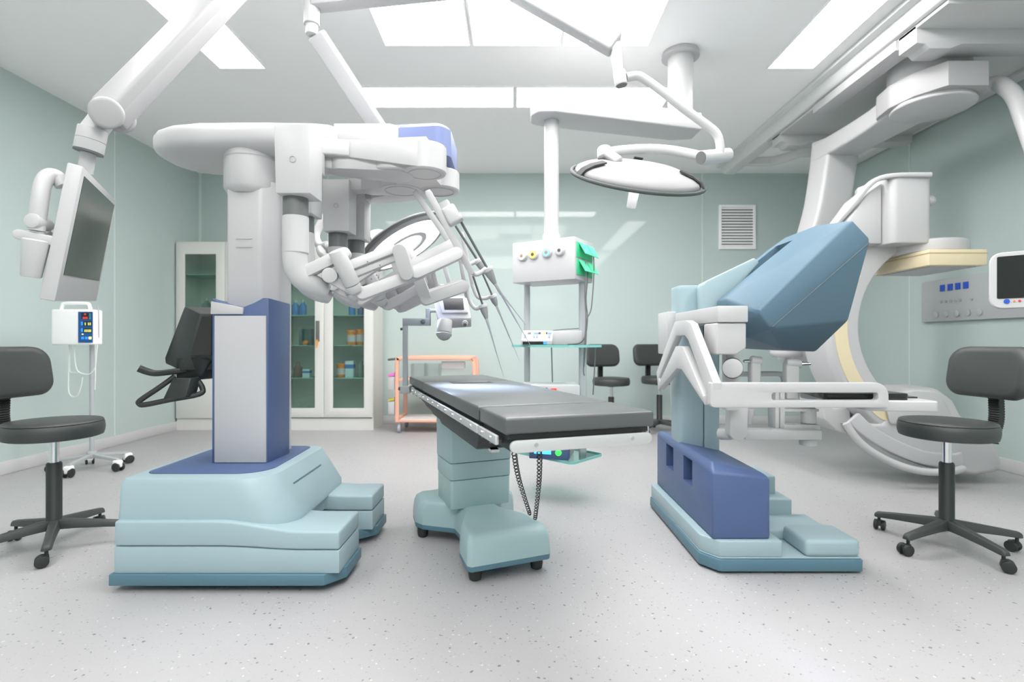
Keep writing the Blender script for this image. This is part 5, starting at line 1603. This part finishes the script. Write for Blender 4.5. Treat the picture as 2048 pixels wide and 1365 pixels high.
for pts in ([(138, 690), (138, 720), (137, 760), (138, 785), (146, 794), (156, 790), (163, 770), (165, 755)], [(149, 690), (150, 720), (154, 740), (165, 748), (180, 748), (190, 735), (194, 700), (195, 690)], [(191, 690), (191, 740), (190, 780)],
            [(142, 690), (140, 715), (139, 735), (142, 745), (155, 746)]):
    build(MB().tube([P(x, y, YI - 0.07) for x, y in pts], 0.0042, n=8, smooth=5), 'drip_tube', M['tubewhite'], iv)
for k in range(5):
    a = math.radians(-84 + 72 * k)
    d = V(math.cos(a), math.sin(a), 0)
    s = V(-math.sin(a), math.cos(a), 0)
    c = V(ix, YI + 0.03, 0)
    lg = build(MB().bar(c + d * 0.02 + V(0, 0, 0.118), c + d * 0.26 + V(0, 0, 0.092), 0.036, 0.026, s, 0.028, 0.022), 'leg', M['polegrey'], iv, bev=0.004)
    q = c + d * 0.255
    cs = build(MB().obox(q + d * 0.004 + V(0, 0, 0.060), d * 0.030, s * 0.026, V(0, 0, 0.030)), 'caster', M['ceil'], lg, bev=0.012, seg=3)
    for e in (-1, 1):
        build(MB().cyl(q + d * 0.010 + s * e * 0.014 + V(0, 0, 0.036), q + d * 0.010 + s * e * 0.031 + V(0, 0, 0.036), 0.0355, n=24), 'wheel', M['black'], cs, bev=0.004)

# ------------------------------------------------------------------ cabinets
YC, YD_ = 6.25, 6.735


def cabinet(x0, x1, label, lower):
    t = thing('medicine_cabinet', label, 'cabinet', ((x0 + x1) / 2, YC, 0), 'glazed metal cabinets on the back wall')
    zt2 = Z_(483, YC)
    w = 0.02
    mb = MB()
    mb.bx(x0, x1, YC + 0.022, YD_, 0, 0.14).bx(x0, x1, YC + 0.022, YD_, zt2 - 0.03, zt2).bx(x0, x0 + w, YC + 0.022, YD_, 0.14, zt2 - 0.03).bx(x1 - w, x1, YC + 0.022, YD_, 0.14, zt2 - 0.03).bx(x0 + w, x1 - w, YD_ - 0.015, YD_, 0.14, zt2 - 0.03)
    build(mb, 'body', M['cream'], t, flat=True)
    xm = (x0 + x1) / 2
    zl = 0.155 if not lower else 0.655
    doors = []
    for (a, b) in ((x0 + 0.003, xm - 0.002), (xm + 0.002, x1 - 0.003)):
        W, H = b - a, zt2 - 0.012 - zl
        c = ((a + b) / 2, YC, zl + H / 2)
        fw = 0.088 if not (a < xm - 0.1 and False) else 0.1
        gw, gh = W - 0.21, H - 0.25
        o2 = plane_pts(rrect(W, H, 0.002, 1), c, (1, 0, 0), (0, 0, 1))
        i2 = plane_pts(rrect(gw, gh, 0.006, 1), (c[0], c[1], c[2] - 0.015), (1, 0, 0), (0, 0, 1))
        d = build(MB().frame(o2, i2, (0, 0.02, 0)), 'door', M['cream'], t, bev=0.002)
        build(MB().bx(c[0] - gw / 2 - 0.005, c[0] + gw / 2 + 0.005, YC + 0.008, YC + 0.012, c[2] - 0.015 - gh / 2 - 0.005, c[2] - 0.015 + gh / 2 + 0.005), 'door_glass', M['cabglass'], d, flat=True)
        doors.append(d)
    hx = xm - 0.072
    h = build(MB().bx(hx - 0.022, hx + 0.022, YC - 0.012, YC + 0.002, Z_(683, YC), Z_(642, YC)), 'handle', M['midgrey'], doors[0], bev=0.004)
    if not lower:
        build(MB().bx(hx - 0.012, hx + 0.006, YC - 0.024, YC - 0.010, Z_(692, YC), Z_(680, YC)).bx(hx - 0.012, hx - 0.002, YC - 0.024, YC - 0.018, Z_(697, YC), Z_(690, YC)), 'key', M['keyor'], h)
    if lower:
        for (a, b) in ((x0 + 0.003, xm - 0.002), (xm + 0.002, x1 - 0.003)):
            build(MB().bx(a, b, YC, YC + 0.02, 0.145, 0.648), 'lower_door', M['cream'], t, bev=0.002)
    for py_ in ((550, 631, 691, 756) if not lower else (550, 629)):
        z = Z_(py_, YC + 0.1)
        build(MB().bx(x0 + w, x1 - w, YC + 0.05, YD_ - 0.02, z - 0.008, z), 'shelf', M['shelfgreen'], t)
    return t



# things on the cabinet shelves
YS = 6.42


def shelf_z(py_):
    return Z_(py_, YC + 0.1)


def bottle(px_, zpy, h, r, m, label, capm='white', name='bottle', grp='bottles in the glass cabinets'):
    x, z = X_(px_, YS), shelf_z(zpy)
    t = thing(name, label, 'bottle', (x, YS, z), grp)
    build(MB().lathe([(r * 0.95, 0), (r, 0.006), (r, h * 0.62), (r * 0.45, h * 0.80), (r * 0.42, h * 0.86)], (x, YS, z), n=20), 'body', M[m], t)
    build(MB().cyl((x, YS, z + h * 0.84), (x, YS, z + h), r * 0.5, r * 0.42, 16), 'cap', M[capm], t)
    return t


def jar(px_, zpy, h, r, label):
    x, z = X_(px_, YS), shelf_z(zpy)
    t = thing('medicine_jar', label, 'jar', (x, YS, z), 'orange jars in the glass cabinet')
    build(MB().cyl((x, YS, z), (x, YS, z + h * 0.8), r, n=24), 'body', M['jar'], t, bev=0.004)
    build(MB().cyl((x, YS, z + h * 0.22), (x, YS, z + h * 0.66), r + 0.0015, n=24), 'paper_label', M['jarlabel'], t)
    build(MB().cyl((x, YS, z + h * 0.8), (x, YS, z + h), r * 1.04, n=24), 'lid', M['jar'], t, bev=0.003)


def pack(px_, zpy, w, h, m, label, name='medicine_box', band=None):
    x, z = X_(px_, YS), shelf_z(zpy)
    t = thing(name, label, 'box', (x, YS, z), 'boxes in the glass cabinets')
    b = build(MB().bx(x - w / 2, x + w / 2, YS - 0.05, YS + 0.05, z, z + h), 'carton', M[m], t, bev=0.002)
    if band:
        build(MB().bx(x - w / 2 - 0.001, x + w / 2 + 0.001, YS - 0.051, YS + 0.02, z + h * 0.55, z + h * 0.8), 'print', M[band], t)


cabinet(-4.04, -2.868, 'cream cabinet with solid lower doors, partly behind the robot column', True)
cabinet(-2.862, -1.69, 'cream cabinet with two tall glass doors and orange key', False)
bottle(591, 631, 0.19, 0.045, 'bblue', 'blue bottle on the upper shelf behind the handle-side glass, nearer the robot column')
bottle(606, 631, 0.19, 0.045, 'bblue', 'blue bottle on the upper shelf behind the handle-side glass, nearer the door handle')
bottle(704, 631, 0.19, 0.04, 'bblue', 'blue bottle on the upper shelf above the orange jars', 'boxblue')
bottle(722, 631, 0.19, 0.042, 'bviolet', 'violet-grey bottle on the upper shelf at the cabinet end')
bottle(596, 756, 0.19, 0.055, 'bbrown', 'squat brown bottle on the low shelf beside the small blue box', 'bbrown')
bottle(722, 756, 0.20, 0.045, 'bgrey', 'grey pump bottle on the low shelf at the cabinet end', 'bgrey', 'pump_bottle')
bottle(584, 552, 0.12, 0.06, 'bblue', 'dark blue bottle on the top shelf behind the robot elbow')
bottle(413, 629, 0.20, 0.05, 'bgrey', 'grey bottle alone in the cabinet with solid lower doors', 'white')
jar(703, 691, 0.185, 0.058, 'orange jar with pale label on the middle shelf, nearer the door handle')
jar(722.5, 691, 0.195, 0.058, 'orange jar with pale label on the middle shelf, nearer the cabinet end')
jar(683, 756, 0.17, 0.058, 'orange jar on the low shelf beside the blue and white carton')
pack(701, 756, 0.10, 0.20, 'boxwhite', 'blue and white carton between the orange jar and the pump bottle', band='boxblue')
pack(615, 756, 0.085, 0.10, 'boxwhite', 'small blue and white box beside the squat brown bottle', band='bblue')
pack(613, 691, 0.15, 0.20, 'boxdark', 'dark green box on the middle shelf near the door handle')
o = build(MB().ell(V(X_(611, 6.34), 6.34, shelf_z(691) + 0.03), V(.04, 0, 0), V(0, .04, 0), V(0, 0, .03)), 'orange_cap', M['jar'])
tag(o, 'small round orange cap lying in front of the dark green box', 'cap')

# ------------------------------------------------------------------ salmon coloured trolley by the back wall
tr_ = thing('medical_trolley', 'salmon-orange framed trolley against the back wall behind the table head', 'trolley', (-0.95, 6.35, 0))
xa, xb = -1.36, -0.47
ya2, yb2 = 6.06, 6.52
for y in (ya2, yb2):
    pts = [V(xa, y, 0.13), V(xa, y, 0.80), V(xa + 0.02, y, 0.845), V(xa + 0.07, y, 0.865), V(xb - 0.10, y, 0.865), V(xb - 0.03, y, 0.84), V(xb, y, 0.77), V(xb, y, 0.13)]
    build(MB().sweep(spline(pts, 5), [0.045] * 36, [0.045] * 36, (0, 1, 0), e=5, n=16), 'frame_hoop', M['orange'], tr_)
for x in (xa, xb):
    build(MB().bx(x - 0.02, x + 0.02, ya2, yb2, 0.14, 0.18), 'cross_bar', M['orange'], tr_, bev=0.004)
build(MB().bx(xa, xb, ya2 - 0.01, yb2 + 0.01, 0.125, 0.15), 'lower_shelf', M['orange'], tr_, bev=0.005)
build(MB().bx(xa + 0.03, xb - 0.03, ya2 + 0.02, yb2 - 0.02, 0.15, 0.158), 'shelf_mat', M['cream'], tr_)
build(MB().bx(xa, xb, ya2, yb2, 0.60, 0.625), 'middle_shelf', M['orange'], tr_, bev=0.004)
build(MB().tube([V(xa, ya2 + 0.1, 0.855), V(xa - 0.09, ya2 + 0.1, 0.85), V(xa - 0.13, ya2 + 0.1, 0.845)], 0.014), 'push_handle', M['dgrey'], tr_)
for x in (xa + 0.02, xb - 0.02):
    for y in (ya2 + 0.03, yb2 - 0.03):
        c = build(MB().bx(x - 0.012, x + 0.012, y - 0.02, y + 0.02, 0.06, 0.126), 'caster', M['grey'], tr_)
        build(MB().cyl((x - 0.016, y, 0.05), (x + 0.016, y, 0.05), 0.049), 'wheel', M['castergrey'], c, bev=0.005)
G = 'plastic bins of the trolley'
for x0_, x1_, z0_, z1_, y_, nm, lab, g in ((xa - 0.10, xa - 0.028, 0.50, 0.655, 6.10, 'sharps_bin', 'white bin with a pink lid hung on the trolley side', True), (xa - 0.10, xa - 0.028, 0.22, 0.37, 6.10, 'waste_bin', 'white bin with a yellow lid hung low on the trolley side', True)):
    t = thing(nm, lab, 'bin', ((x0_ + x1_) / 2, y_, z0_), G)
    build(MB().bx(x0_, x1_, y_ - 0.06, y_ + 0.12, z0_, z1_), 'body', M['white'], t, bev=0.006)
    build(MB().prism([V(x0_ - 0.004, y_ - 0.064, z1_), V(x1_, y_ - 0.064, z1_ + 0.01), V(x1_, y_ - 0.064, z1_ + 0.045), V(x0_ - 0.004, y_ - 0.064, z1_ + 0.02)], (0, 0.188, 0)), 'lid', M['pink'] if 'pink' in lab else M['lidyellow'], t)
t = build(MB().bx(X_(883, 6.1), X_(929, 6.1), 6.09, 6.25, Z_(738, 6.1), Z_(723, 6.1)), 'instrument_tray', M['white'], bev=0.006)
tag(t, 'white tray hanging under the salmon trolley top bar', 'tray', G)
for x0_, x1_, lab in ((824, 851, 'clear plastic bin on the trolley shelf, beside the grey table upright'), (853, 880, 'clear plastic bin on the trolley shelf, beside the white tray')):
    a, b = X_(x0_, 6.2), X_(x1_, 6.2)
    z0_, z1_ = 0.626, 0.80
    mb = MB().bx(a, b, 6.12, 6.125, z0_, z1_).bx(a, b, 6.315, 6.32, z0_, z1_).bx(a, a + 0.005, 6.125, 6.315, z0_, z1_).bx(b - 0.005, b, 6.125, 6.315, z0_, z1_).bx(a, b, 6.12, 6.32, z0_ - 0.004 + 0.004, z0_ + 0.004)
    t = build(mb, 'clear_bin', M['clearbox'], flat=True)
    tag(t, lab, 'bin', G)

# ------------------------------------------------------------------ camera, world, colour
cam = bpy.data.cameras.new('camera')
cam.sensor_width = 36.0
cam.sensor_fit = 'HORIZONTAL'
cam.lens = F / 2048 * 36.0
cam.shift_x = -(CX - 1024) / 2048
cam.shift_y = (CY - 682.5) / 2048
cam.clip_start = 0.05
cam.dof.use_dof = True
cam.dof.focus_distance = 2.35
cam.dof.aperture_fstop = 2.2
co = bpy.data.objects.new('camera', cam)
COL.objects.link(co)
co.location = (0, 0, EYE)
co.rotation_euler = (PI / 2, 0, 0)
SC.camera = co
w = bpy.data.worlds.new('world')
SC.world = w
w.use_nodes = True
w.node_tree.nodes['Background'].inputs[0].default_value = (0.8, 0.85, 0.85, 1)
w.node_tree.nodes['Background'].inputs[1].default_value = 0.0
SC.view_settings.view_transform = 'Standard'
SC.view_settings.look = 'None'
SC.view_settings.gamma = 1.0
SC.view_settings.exposure = EXPOSURE
SC.view_settings.use_curve_mapping = False
SC.cycles.max_bounces = 10
SC.cycles.diffuse_bounces = 6
SC.cycles.transparent_max_bounces = 12
SC.cycles.use_denoising = True
SC.cycles.caustics_reflective = False
SC.cycles.caustics_refractive = False
